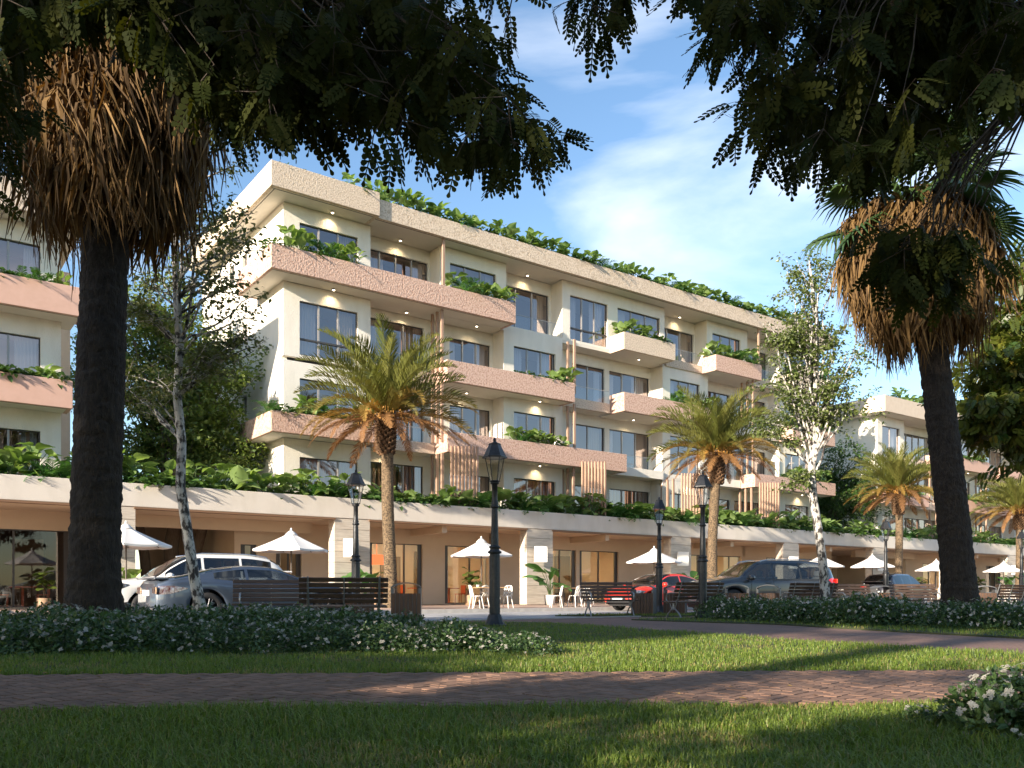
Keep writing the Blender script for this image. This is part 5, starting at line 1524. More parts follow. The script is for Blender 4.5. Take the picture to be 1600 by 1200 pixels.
# trailing ground cover that fills the parapet trough
def cover(name, u0, u1, v0, v1, z, n, label, size=(0.14, 0.26), hh=0.32):
    U = rng.uniform(u0, u1, n); V = rng.uniform(v0, v1, n)
    P = np.stack([P0[0] + U * DX - V * DY, P0[1] + U * DY + V * DX, z + rng.random(n) * hh], 1)
    az = rng.uniform(0, 2 * np.pi, n)
    d = np.stack([np.cos(az), np.sin(az), rng.uniform(-.5, .6, n)], 1)
    o = link(name, scatter_mesh(name, LOWT, LOWF, P, rot_towards(d), rng.uniform(size[0], size[1], n), m_low, True))
    return tag(o, label, 'ground cover', kind='stuff')
cover('ground_cover', -14, 68, 0.06, 1.5, 4.2, 6500, 'dark low leaves filling the podium parapet trough')
cover('ground_cover', 4.6, 36.6, 1.3, 2.1, 16.93, 1900, 'dark low leaves filling the main roof trough', hh=0.25)

# potted plants on the pavement
m_potw = M('white_pot', (0.66, 0.63, 0.58), 0.6, bump=0.05, bs=40)
m_potwood = M('banded_wood_pot', (0.40, 0.27, 0.17), 0.7, (0.28, 0.18, 0.11), 14, stretch=(0.6, 0.6, 5))
m_bark = M('small_trunk_bark', (0.12, 0.085, 0.055), 0.9)
def potted(kind, px, v, z, label, s=1.0, rz=0.0):
    u = u_at(px, v); p = W(u, v, z)
    root = empty('potted_plant', p, rz, label, 'potted plant', 'potted plants by the shops')
    r = random.Random(px); b = MB()
    if kind == 'fiddle':
        b.lathe([(0.0, 0), (0.19, 0), (0.205, 0.1), (0.215, 0.36), (0.19, 0.36), (0.185, 0.31), (0.0, 0.31)], 20); b.obj('pot', m_potwood, root)
        t = MB(); t.tube([(0, 0, 0.3), (0.02, 0.01, 0.7), (0, 0.02, 1.15)], [0.022, 0.02, 0.012], 6); t.obj('trunk', m_bark, root)
        for i in range(26):
            a = 2.4 * i; zz = 0.62 + 0.62 * (i / 26); out = Vector((math.cos(a), math.sin(a), r.uniform(-.2, .8)))
            k = r.uniform(0.24, 0.36)
            link('leaf', r.choice(fiddle_leaves), root, (0.03 * math.cos(a), 0.03 * math.sin(a), zz), orient(out, r.uniform(-.6, .6)), (k, k, k))
    else:
        b.lathe([(0.0, 0), (0.17, 0), (0.21, 0.36), (0.185, 0.36), (0.175, 0.30), (0.0, 0.30)], 20); b.obj('pot', m_potw, root)
        t = MB()
        lv, n, L = (paddle_leaves, 13, (0.5, 0.85)) if kind == 'paddle' else (taro_leaves, 8, (0.4, 0.6))
        for i in range(n):
            a = 2.4 * i + r.uniform(-.3, .3); h = r.uniform(0.3, 1.0); rad = 0.32 * r.uniform(.4, 1)
            q = Vector((rad * math.cos(a), rad * math.sin(a), 0.3 + h)); k = r.uniform(*L)
            t.tube([(0, 0, 0.28), (q.x * .4, q.y * .4, 0.3 + h * .6), q], [0.014, 0.011, 0.008], 5)
            out = Vector((math.cos(a) * 0.8, math.sin(a) * 0.8, r.uniform(-.1, 1.1)))
            link('leaf', r.choice(lv), root, q - out.normalized() * 0.04, orient(out, r.uniform(-.8, .8)), (k * (1.25 if kind == 'paddle' else 1), k, k))
        t.obj('stem', m_stem, root)
    root.scale = (s, s, s)
potted('fiddle', 68, 1.6, 0.12, 'fiddle-leaf fig in a banded wooden pot left of the left fan palm', 1.05)
potted('taro', 186, -0.9, 0.12, 'heart-leaved potted plant right of the left fan palm, behind the white car', 1.15)
potted('paddle', 557, -0.8, 0.12, 'paddle-leaved potted plant behind the left street lamp', 1.0)
potted('fiddle', 590, 1.2, 0.12, 'fiddle-leaf fig just left of the left date palm trunk', 1.1)
potted('fiddle', 735, 0.9, 0.12, 'fiddle-leaf fig behind the table beside the tall lamp', 1.25)
potted('paddle', 859, -1.1, 0.12, 'paddle-leaved plant in a white pot under the sign on the bare column', 1.25)
potted('paddle', 1078, -1.1, 0.12, 'paddle-leaved potted plant left of the second date palm', 1.2)
potted('taro', 1385, -1.0, 0.12, 'heart-leaved potted plant behind the lamp at the dark car', 1.2)
potted('fiddle', 1440, 0.9, 0.12, 'fiddle-leaf fig in front of the shop window left of the right fan palm', 1.3)
potted('fiddle', 1531, 0.9, 0.12, 'fiddle-leaf fig just right of the right fan palm trunk', 1.3)
potted('paddle', 1582, -1.1, 0.12, 'paddle-leaved potted plant near the right edge under the last parasol', 1.4)
b = MB(); b.lathe([(0, 0), (0.06, 0), (0.07, 0.1), (0, 0.1)], 12); pm = b.mesh('pot', m_potw)
for (px, v) in ((747, -5.55),):
    root = empty('table_plant', W(u_at(px, v), v, 0.87), 0, 'tiny bright green pot plant on the cafe table behind the tall lamp', 'potted plant')
    link('pot', pm, root); link('foliage', low_meshes[0], root, (0, 0, 0.08), None, (0.25, 0.25, 0.3))
# ------------------------------------------------------------------ palms
m_dtrunk = M('date_palm_trunk', (0.05, 0.034, 0.02), 0.9, (0.20, 0.14, 0.082), 15.0, 0.40, 0.60, bump=1.0, bs=26, stretch=(1, 1, 1.3), bdist=0.03)
m_boot = M('date_palm_leaf_base', (0.07, 0.038, 0.02), 0.9, (0.17, 0.095, 0.045), 12.0, bump=0.5, bs=40)
m_dgreen = leafmat('date_palm_green', (0.10, 0.125, 0.026), (0.19, 0.19, 0.052), 0.25, 0.4, tint=(1.2, 1.15, 0.5))
m_dmix = leafmat('date_palm_yellowing', (0.14, 0.13, 0.03), (0.28, 0.17, 0.04), 0.28, 0.5, tint=(1.2, 1.0, 0.5))
m_dbrown = leafmat('date_palm_dead_brown', (0.17, 0.080, 0.03), (0.29, 0.15, 0.055), 0.25, 0.6, tint=(1.2, 0.95, 0.6))
m_fruit = M('orange_date_fruit', (0.40, 0.20, 0.04), 0.6)
dp = dict(n=50, width=0.027, lean=0.95)
g_fr = [frond_mesh('frond', m_dgreen, L=3.1, ll=0.64, droop=0.75 + 0.35 * s, up0=0.0, vee=0.75, seed=s, **dp) for s in range(3)]
x_fr = [frond_mesh('frond', m_dmix, L=2.9, ll=0.46, droop=1.1 + 0.3 * s, up0=0.0, vee=0.45, seed=10 + s, **dp) for s in range(2)]
b_fr = [frond_mesh('frond', m_dbrown, L=2.6, ll=0.42, droop=0.95 + 0.3 * s, up0=0.0, vee=0.05, seed=20 + s, **dp) for s in range(2)]
def date_palm(loc, H, sc, label, seed, lean=(0, 0)):
    r = random.Random(seed)
    root = empty('date_palm', loc, 0, label, 'palm tree', 'date palms along the shop pavement')
    t = MB(); N = 40; pts, rad = [], []
    for i in range(N + 1):
        q = i / N
        pts.append((lean[0] * q * q + 0.03 * math.sin(q * 7 + seed), lean[1] * q * q, H * q))
        rad.append((0.225 + 0.09 * math.exp(-q * 14) - 0.015 * q) * (1 + 0.035 * (i % 2)))
    t.tube(pts, rad, 18)
    t.obj('trunk', m_dtrunk, root)
    top = Vector(pts[-1])
    bo = MB(); nb = 0                              # cut leaf bases in a spiral
    for i in range(150):
        a = i * 2.399963; z = H - 1.45 + 1.55 * (i / 150)
        rr = 0.20 + 0.10 * math.sin(math.pi * min(1, 0.15 + i / 150 * 0.75))
        c = Vector((lean[0] + rr * math.cos(a), lean[1] + rr * math.sin(a), z))
        rt = Euler((R(-32), 0, a - math.pi / 2)).to_matrix()
        w = r.uniform(0.055, 0.075)
        vs = [c + rt @ Vector(p) for p in ((-w, -0.06, -0.07), (w, -0.06, -0.07), (w * 1.1, 0.05, -0.03), (-w * 1.1, 0.05, -0.03), (-w * .7, 0.0, 0.11), (w * .7, 0.0, 0.11), (w * .6, 0.08, 0.10), (-w * .6, 0.08, 0.10))]
        bo.add(vs, [(0, 3, 2, 1), (4, 5, 6, 7), (0, 1, 5, 4), (1, 2, 6, 5), (2, 3, 7, 6), (3, 0, 4, 7)])
    bo.tube([(lean[0], lean[1], H - 1.5), (lean[0], lean[1], H - 1.2), (lean[0], lean[1], H + 0.1)], [0.2, 0.27, 0.26], 14)
    o = bo.obj('leaf_base', m_boot, root); o['kind'] = 'stuff'
    n = 84
    for i in range(n):
        q = i / (n - 1)                           # 0 youngest, upright .. 1 oldest, hanging
        a = i * 2.399963 + r.uniform(-.2, .2)
        el = R(86 - 90 * q ** 0.95 + r.uniform(-7, 7))
        me = r.choice(g_fr) if q < 0.62 else (r.choice(x_fr) if q < 0.82 else r.choice(b_fr))
        d = Vector((math.cos(a) * math.cos(el), math.sin(a) * math.cos(el), math.sin(el)))
        k = sc * r.uniform(0.85, 1.08) * (0.85 if q < 0.12 else 1.0)
        link('frond', me, root, top + Vector((0.13 * math.cos(a), 0.13 * math.sin(a), 0.12 - 0.35 * q)), orient(d, r.uniform(-.35, .35)), (k, k, k))
    f = MB()
    for i in range(26):
        a = i * 2.4; L = r.uniform(0.5, 1.0) * sc
        p0 = top + Vector((0.2 * math.cos(a), 0.2 * math.sin(a), 0.1)); p1 = p0 + Vector((0.35 * L * math.cos(a), 0.35 * L * math.sin(a), 0.25 * L)); p2 = p0 + Vector((0.75 * L * math.cos(a), 0.75 * L * math.sin(a), -0.45 * L))
        f.tube([p0, p1, p2], 0.010, 4, cap=False)
        for k in range(12):
            c = p2.lerp(p1, r.random() * 0.7) + Vector((r.uniform(-.08, .08), r.uniform(-.08, .08), r.uniform(-.12, .02)))
            f.obox(c, (0.014, 0.014, 0.022))
    o = f.obj('fruit_strands', m_fruit, root); o['kind'] = 'stuff'
    return root
date_palm(at(609, 31.4, 0.1), 7.1, 1.14, 'date palm with brown lower fronds in front of the left shops, nearest of its row', 1, (-0.15, 0))
date_palm(at(1113, 40.0, 0.1), 7.1, 1.12, 'date palm behind the grey car, second of its row', 2, (0.2, 0))
date_palm(at(1405, 52.5, 0.1), 6.8, 1.1, 'date palm behind the black car, third of its row', 3, (-0.05, 0))
date_palm(at(1592, 64.0, 0.1), 6.7, 1.1, 'date palm cut by the right edge of the photo, furthest of its row', 4)

m_ftrunk = M('fan_palm_bark', (0.018, 0.013, 0.010), 0.95, (0.046, 0.033, 0.023), 5.0, 0.38, 0.7, bump=1.0, bs=14, stretch=(3.2, 3.2, 0.9), bdist=0.06)
m_dead = leafmat('dry_palm_straw', (0.068, 0.035, 0.009), (0.20, 0.115, 0.033), 0.18, 0.8, tint=(1.2, 0.95, 0.55))
m_fan = leafmat('fan_palm_green', (0.030, 0.065, 0.018), (0.06, 0.10, 0.025), 0.22, 0.4)
def dead_frond(seed):
    r = random.Random(seed); vs, fs = [], []
    for i in range(30):
        x = r.uniform(-.38, .38); y = r.uniform(-.02, .26); L = r.uniform(0.65, 1.55); w = r.uniform(0.012, 0.030)
        sx, sy = r.uniform(-.20, .20), r.uniform(-.08, .24); th = r.uniform(0, math.pi); c, s = math.cos(th), math.sin(th)
        k = len(vs); n = 6; kx, ky = r.uniform(-.06, .06), r.uniform(-.06, .06)
        for j in range(n + 1):
            t = j / n
            p = np.array([x * (0.25 + 0.75 * min(1, t * 2.5)) + sx * t * t + kx * math.sin(t * 5), 0.10 + y * min(1, t * 3) + sy * t + ky * math.sin(t * 4), 0.12 * math.sin(min(1, t * 3) * math.pi * .5) - L * t])
            ww = w * (1 - 0.85 * t ** 2)
            tw = th + t * r.uniform(.2, 1.0)
            vs += [p + np.array([math.cos(tw) * ww, math.sin(tw) * ww, 0]), p - np.array([math.cos(tw) * ww, math.sin(tw) * ww, 0])]
            if j: fs.append((k + 2 * j - 2, k + 2 * j - 1, k + 2 * j + 1, k + 2 * j))
    k = len(vs)
    vs += [np.array(p) for p in ((-.02, -.3, -.1), (.02, -.3, -.1), (.02, .12, .1), (-.02, .12, .1))]; fs.append((k, k + 1, k + 2, k + 3))
    return np_mesh('dead_frond', np.array(vs), [len(f) for f in fs], [i for f in fs for i in f], m_dead, np.repeat(rng.random(len(vs) // 2 + 1), 2)[:len(vs)] * 0 + np.linspace(0, .9, len(vs)))
dead_fr = [dead_frond(s) for s in range(6)]
def fan_leaf(seed):
    r = random.Random(seed); vs, fs = [], []
    def quad(a, b_, c, d):
        k = len(vs); vs.extend([np.array(q, float) for q in (a, b_, c, d)]); fs.append((k, k + 1, k + 2, k + 3))
    quad((-.018, 0, 0), (.018, 0, 0), (.012, 0.95, 0.05), (-.012, 0.95, 0.05))
    n = 30
    for i in range(n):
        a = R(-128 + 256 * (i + .5) / n); L = r.uniform(0.72, 0.9) * (1 - 0.15 * abs(a) / 2.2)
        da = R(256 / n / 2) * 0.98
        c = np.array([0, 0.95, 0.05])
        def q(an, rr, zz): return c + np.array([math.sin(an) * rr, math.cos(an) * rr, zz])
        z1 = -0.05 * L
        k = len(vs)
        vs.extend([c, q(a - da, L * .55, z1), q(a, L * .55, z1 + .03), q(a + da, L * .55, z1), q(a - da * .35, L * .8, -0.16 * L + r.uniform(-.05, .02)), q(a + da * .35, L * .8, -0.16 * L), q(a + r.uniform(-.04, .04), L, -0.36 * L + r.uniform(-.1, .05))])
        fs.extend([(k, k + 1, k + 2), (k, k + 2, k + 3), (k + 1, k + 4, k + 2), (k + 2, k + 5, k + 3), (k + 2, k + 4, k + 5), (k + 4, k + 6, k + 5)])
    return np_mesh('fan_leaf', np.array(vs), [len(f) for f in fs], [i for f in fs for i in f], m_fan, np.full(len(vs), 0.3))
fan_ls = [fan_leaf(s) for s in range(3)]
def fan_palm(base, topxy, zb, zt, r0, r1, rs, label, seed, nd=150, nl=26, live=1.0):
    r = random.Random(seed)
    root = empty('fan_palm', base, 0, label, 'palm tree', 'big fan palms with dry skirts framing the view')
    t = MB(); N = 110; pts, rad = [], []
    for i in range(N + 1):
        q = i / N; s = q ** 1.3
        pts.append((topxy[0] * s, topxy[1] * s, (zt - 0.2) * q)); rad.append((r1 + (r0 - r1) * (1 - q) ** 1.2 + 0.14 * math.exp(-q * 22)) * (1 + 0.022 * math.sin(i * 2.1) + r.uniform(-.012, .012)))
    t.tube(pts, rad, 26)
    tr = t.obj('trunk', m_ftrunk, root)
    sb = tr.modifiers.new('sub', 'SUBSURF'); sb.levels = 1; sb.render_levels = 2
    tx = bpy.data.textures.new('bark_relief', 'CLOUDS'); tx.noise_scale = 0.11; tx.noise_depth = 3
    ds = tr.modifiers.new('relief', 'DISPLACE'); ds.texture = tx; ds.strength = 0.07; ds.mid_level = 0.5; ds.texture_coords = 'LOCAL'
    for i in range(nd):
        q = i / nd; a = i * 2.399963 + r.uniform(-.3, .3)
        z = zb + 1.25 + (zt - zb - 1.4) * (0.02 + 0.98 * q ** 0.9)
        rr = rs * (0.34 + 0.36 * r.random()) * (0.42 + 0.70 * math.sin(math.pi * (0.10 + 0.72 * q)))
        s_ = (z / (zt - .2)) ** 1.3
        k = r.uniform(0.75, 1.3)
        ti = r.uniform(-.12, .42)
        link('dead_frond', r.choice(dead_fr), root, (topxy[0] * s_ + rr * math.cos(a), topxy[1] * s_ + rr * math.sin(a), z), Euler((-ti, r.uniform(-.28, .28), a - math.pi / 2)), (k, k, min(k, 1.05) * r.uniform(.75, 1.1)))
    for i in range(nl):
        q = i / (nl - 1); a = i * 2.399963; el = R(75 - 105 * q + r.uniform(-8, 8))
        d = Vector((math.cos(a) * math.cos(el), math.sin(a) * math.cos(el), math.sin(el))); k = live * r.uniform(.85, 1.15)
        link('fan_leaf', r.choice(fan_ls), root, (topxy[0] + .2 * math.cos(a), topxy[1] + .2 * math.sin(a), zt - 0.1 - 0.3 * q), orient(d, r.uniform(-.5, .5)), (k, k, k))
    return root
fan_palm(at(146, 13.0, 0.0), (0.28, 0.1), 5.55, 9.6, 0.37, 0.31, 1.62, 'dark trunked fan palm with a huge dry brown skirt at the left of the photo', 1, 290, 24, 1.15)
fan_palm(at(1502, 18.0, 0.0), (-0.95, 0.2), 5.35, 9.1, 0.34, 0.27, 1.75, 'leaning fan palm with dry straw skirt and green fans at the right of the photo', 2, 290, 28, 1.25)
# ------------------------------------------------------------------ trees
LS_V = [(0, 0, 0), (0.30, 0.42, 0.07), (0.0, 1, -0.06), (-0.30, 0.42, 0.07), (0, 0.45, 0.0)]
LS_F = [(0, 1, 4), (1, 2, 4), (0, 4, 3), (4, 2, 3)]
def pinnate(pairs, L, ll, lw, droop=0.25):
    vs, fs = [], []
    def P(t): return np.array([0, L * t, -droop * L * t * t])
    w = 0.004
    for i in range(4):
        a, b_ = P(i / 4), P((i + 1) / 4); k = len(vs)
        vs += [a + [-w, 0, 0], a + [w, 0, 0], b_ + [w, 0, 0], b_ + [-w, 0, 0]]; fs.append((k, k + 1, k + 2, k + 3))
    for i in range(pairs + 1):
        t = 0.18 + 0.80 * i / pairs; p = P(t)
        for s in ((-1, 1) if i < pairs else (0,)):
            ang = R(66 - 18 * t) * s; d = np.array([math.sin(ang), math.cos(ang), -0.18]); x = np.array([math.cos(ang), -math.sin(ang), 0.12 * s])
            l = ll * (0.72 + 0.4 * math.sin(math.pi * (0.25 + 0.65 * t))); h = lw * l / ll; k = len(vs)
            vs += [p, p + d * l * .35 + x * h * .6, p + d * l * .72 + x * h, p + d * l * 0.97 + x * h * .45, p + d * l * 0.97 - x * h * .45, p + d * l * .72 - x * h, p + d * l * .35 - x * h * .6]
            fs.append(tuple(range(k, k + 7)))
    return vs, fs
PIN_V, PIN_F = pinnate(6, 0.26, 0.054, 0.0175)
ACA_V, ACA_F = pinnate(6, 1.0, 0.42, 0.085, 0.3)

def curve(p0, p1, sag, n=7, jit=0.0):
    p0, p1 = Vector(p0), Vector(p1); out = []
    for i in range(n + 1):
        t = i / n; p = p0.lerp(p1, t); p.z += sag * 4 * t * (1 - t)
        if 0 < i < n: p += Vector((random.uniform(-jit, jit), random.uniform(-jit, jit), random.uniform(-jit, jit)))
        out.append(p)
    return out

def tree(name, label, trunk, trad, blobs, bark, leaf, lsize, nleaf, cat='tree', tmpl=None, tr_t=(0.4, 1.0), spread=0.35, sub=4, hang=0.2, group=None, extra_trunks=(), brad=0.05, bendup=0.4):
    "trunk polyline + branches into crown blobs (centre, radii, number of branches); leaves cluster round the twigs"
    root = empty(name, trunk[0], 0, label, cat, group)
    o0 = Vector(trunk[0])
    tb = MB()
    tb.tube([Vector(p) - o0 for p in trunk], trad, 14)
    for (tp, tr_) in extra_trunks: tb.tube([Vector(p) - o0 for p in tp], tr_, 10)
    tb.obj('trunk', bark, root)
    br = MB(); anchors = []
    T = [Vector(p) - o0 for p in trunk]
    for (c, rad, nb) in blobs:
        c = Vector(c) - o0
        for _ in range(nb):
            d = rdirs(1)[0] * (rng.random() ** (1 / 3.0)); e = c + Vector((d[0] * rad[0], d[1] * rad[1], d[2] * rad[2]))
            t = random.uniform(*tr_t); k = min(int(t * (len(T) - 1)), len(T) - 2); s = T[k].lerp(T[k + 1], t * (len(T) - 1) - k)
            if e.z < s.z: 
                for kk in range(len(T) - 1, 0, -1):
                    if T[kk].z < e.z - 0.3 and kk / (len(T) - 1) >= tr_t[0] * 0.6: s = T[kk]; break
            L = (e - s).length
            pts = curve(s, e, bendup * 0.12 * L, 6, 0.035 * L)
            r0 = min(brad, 0.012 + 0.011 * L)
            br.tube(pts, [r0 * (1 - 0.8 * i / 6) for i in range(7)], 5, cap=False)
            for _2 in range(sub):
                q = random.uniform(0.45, 1.0); i = min(int(q * 6), 5); p = pts[i].lerp(pts[i + 1], q * 6 - i)
                dd = rdirs(1, -0.5, 0.8)[0]; l = random.uniform(0.6, 1.5) * spread * 2.0
                e2 = p + Vector(dd) * l
                br.tube([p, p.lerp(e2, .5) + Vector((0, 0, 0.05 * l)), e2], [0.007, 0.005, 0.003], 4, cap=False)
                anchors.append((p, e2))
            anchors.append((pts[3], pts[6]))
    br.obj('branch', bark, root)['kind'] = 'stuff'
    A = np.array([a[0] for a in anchors]); B = np.array([a[1] for a in anchors])
    k = rng.integers(0, len(A), nleaf); t = rng.uniform(0.25, 1.08, nleaf)[:, None]
    pos = A[k] * (1 - t) + B[k] * t + rng.normal(0, 1, (nleaf, 3)) * spread * 0.34 * np.array([1, 1, 0.75])
    d = rdirs(nleaf, -0.9, 0.5) + (B[k] - A[k]) * 0.4; d[:, 2] -= hang
    tv, tf = tmpl if tmpl else (LS_V, LS_F)
    up = np.tile(np.array([0, 0, 1.0]), (nleaf, 1)) + rng.normal(0, 0.5, (nleaf, 3))
    me = scatter_mesh('crown', tv, tf, pos, frames(d, up), lsize * rng.uniform(0.65, 1.25, nleaf), leaf)
    link('crown', me, root)
    return root

m_birch = M('birch_bark', (0.50, 0.475, 0.44), 0.8, (0.035, 0.03, 0.028), 7.0, 0.47, 0.56, stretch=(1.4, 1.4, 0.8), bump=0.5, bs=30, detail=10)
m_bark2 = M('grey_brown_bark', (0.13, 0.10, 0.075), 0.95, (0.20, 0.16, 0.12), 8, bump=0.8, bs=30, stretch=(3, 3, .6))
m_barkd = M('dark_branch_bark', (0.05, 0.038, 0.030), 0.95, (0.085, 0.065, 0.05), 8, bump=0.6, bs=40, stretch=(3, 3, .6))
m_lbirch = leafmat('birch_leaf', (0.085, 0.13, 0.035), (0.17, 0.20, 0.06), 0.32, 0.4)
m_lbirchl = leafmat('left_birch_leaf', (0.09, 0.125, 0.035), (0.17, 0.18, 0.06), 0.30, 0.4)
m_ldark = leafmat('dark_tree_leaf', (0.10, 0.165, 0.04), (0.22, 0.27, 0.08), 0.48, 0.4)
m_lgreen = leafmat('mid_green_leaf', (0.030, 0.075, 0.016), (0.085, 0.15, 0.03), 0.30, 0.4)
m_laca = leafmat('yellowish_feather_leaf', (0.035, 0.070, 0.012), (0.13, 0.14, 0.02), 0.32, 0.4, c=(0.26, 0.20, 0.03))
m_lover = leafmat('canopy_leaflet', (0.015, 0.025, 0.006), (0.042, 0.048, 0.010), 0.32, 0.65, tint=(1.3, 1.2, 0.4), spec=0.12)

# left birch, in front of the coupe
def P_(px, py, Y): return tuple(ap(px, py, Y))
bt = [at(320, 16.0, 0.0), ap(303, 900, 16), ap(291, 820, 16), ap(282, 760, 16), ap(284, 690, 16), ap(277, 620, 16), ap(281, 540, 16), ap(276, 470, 16), ap(273, 390, 16), ap(268, 300, 16.1), ap(262, 200, 16.2)]
tree('birch_tree', 'slender white-barked birch with a crooked trunk in front of the coupe', bt, [0.12, 0.10, 0.095, 0.09, 0.082, 0.078, 0.072, 0.066, 0.058, 0.045, 0.025],
     [(P_(215, 480, 16.2), (0.75, .7, .75), 9), (P_(355, 430, 15.8), (0.75, .7, .7), 9), (P_(370, 520, 16.0), (0.55, .5, .5), 8), (P_(345, 310, 16), (0.9, .9, .8), 11), (P_(230, 590, 16.2), (.6, .5, .4), 7), (P_(310, 180, 16.2), (1.0, .9, .8), 8), (P_(300, 560, 15.6), (.5, .5, .4), 5)],
     m_birch, m_lbirchl, 0.10, 5600, tr_t=(0.55, 0.95), spread=0.24, sub=4, group='birches in the park', brad=0.035)
bt = [at(1291, 23.5, 0.0), ap(1287, 890, 23.5), ap(1279, 830, 23.5), ap(1271, 780, 23.5), ap(1268, 730, 23.5), ap(1274, 680, 23.5), ap(1272, 620, 23.5), ap(1275, 560, 23.5), ap(1276, 500, 23.5), ap(1268, 440, 23.5), ap(1264, 400, 23.5)]
tree('birch_tree', 'airy birch with pale trunk in front of the right end of the main building', bt, [0.14, 0.12, 0.115, 0.11, 0.10, 0.095, 0.09, 0.08, 0.06, 0.04, 0.02],
     [(P_(1265, 440, 23.5), (.75, .7, .9), 12), (P_(1225, 520, 23.6), (.8, .7, .7), 12), (P_(1325, 540, 23.4), (.7, .7, .8), 9), (P_(1220, 610, 23.6), (.75, .7, .55), 10), (P_(1300, 600, 23.3), (.7, .7, .5), 8), (P_(1195, 660, 23.5), (.55, .6, .35), 6), (P_(1320, 640, 23.4), (.5, .5, .35), 6), (P_(1240, 750, 23.4), (.3, .3, .25), 3)],
     m_birch, m_lbirch, 0.11, 11500, tr_t=(0.35, 0.95), spread=0.27, sub=4, group='birches in the park', brad=0.04)
# trees between the buildings
G_T = 'trees growing between the buildings'
c0 = W(-2.3, 6.0)
tree('broadleaf_tree', 'big dark broadleaf tree in the gap left of the main building', [(c0.x, c0.y, 0.1), (c0.x - .2, c0.y, 2.5), (c0.x + .1, c0.y + .1, 4.5), (c0.x, c0.y, 8.5)], [0.34, 0.30, 0.26, 0.1],
     [(P_(330, 600, 36), (2.6, 2, 2.3), 26), (P_(240, 560, 37), (2.2, 2, 2.4), 20), (P_(360, 690, 35.5), (2.0, 1.6, 1.3), 18), (P_(250, 690, 37), (2.4, 2, 1.4), 18), (P_(225, 460, 37), (1.6, 1.5, 1.5), 12), (P_(300, 520, 37), (1.6, 1.5, 1.5), 12), (P_(130, 560, 38), (1.6, 1.5, 3.0), 12)],
     m_bark2, m_ldark, 0.19, 46000, tr_t=(0.45, 0.95), spread=0.55, sub=4, group=G_T,
     extra_trunks=[([(c0.x + .9, c0.y, 0.1), (c0.x + .8, c0.y, 2.2), (c0.x + 1.4, c0.y, 4.5)], [0.26, 0.22, 0.2]), ([(c0.x - 1.1, c0.y, 0.1), (c0.x - 1.3, c0.y, 2.2), (c0.x - 1.7, c0.y, 4.5)], [0.24, 0.2, 0.18])])
c1 = W(40.2, 5.5)
tree('broadleaf_tree', 'rounded green tree in the gap right of the main building', [(c1.x, c1.y, 0.1), (c1.x, c1.y, 4.0), (c1.x + .2, c1.y, 7.0)], [0.3, 0.25, 0.08],
     [(P_(1330, 740, 59), (2.6, 2, 2.4), 26), (P_(1310, 790, 58), (2.8, 2, 1.6), 18), (P_(1375, 770, 59), (1.6, 1.5, 1.6), 12)], m_bark2, m_lgreen, 0.20, 16000, tr_t=(0.45, 0.95), spread=0.55, group=G_T)
# feathery trees at the right edge
G_F = 'feathery trees at the right edge'
c2 = at(1700, 27, 0)
tree('feathery_tree', 'yellow-green feathery tree behind the right fan palm trunk', [(c2.x, c2.y, 0), (c2.x - .1, c2.y, 3.0), (c2.x - .3, c2.y, 5.0), (c2.x - .6, c2.y, 8.0)], [0.3, 0.26, 0.2, 0.07],
     [(P_(1560, 560, 26.5), (1.3, 1.2, 1.4), 16), (P_(1545, 645, 26), (1.1, 1.0, .7), 14), (P_(1585, 470, 27), (1.3, 1.2, 1.2), 14), (P_(1640, 600, 27), (1.5, 1.4, 1.8), 12), (P_(1590, 420, 27.5), (.9, 1, .9), 7)],
     m_bark2, m_laca, 0.34, 5200, tmpl=(ACA_V, ACA_F), tr_t=(0.4, 0.95), spread=0.5, hang=0.5, group=G_F)
# distant trees beyond the street
for i, (px, Y, h) in enumerate(((1655, 95, 9), (1560, 120, 10), (60, 70, 9))):
    c = at(px, Y, 0)
    if i < 2: pass
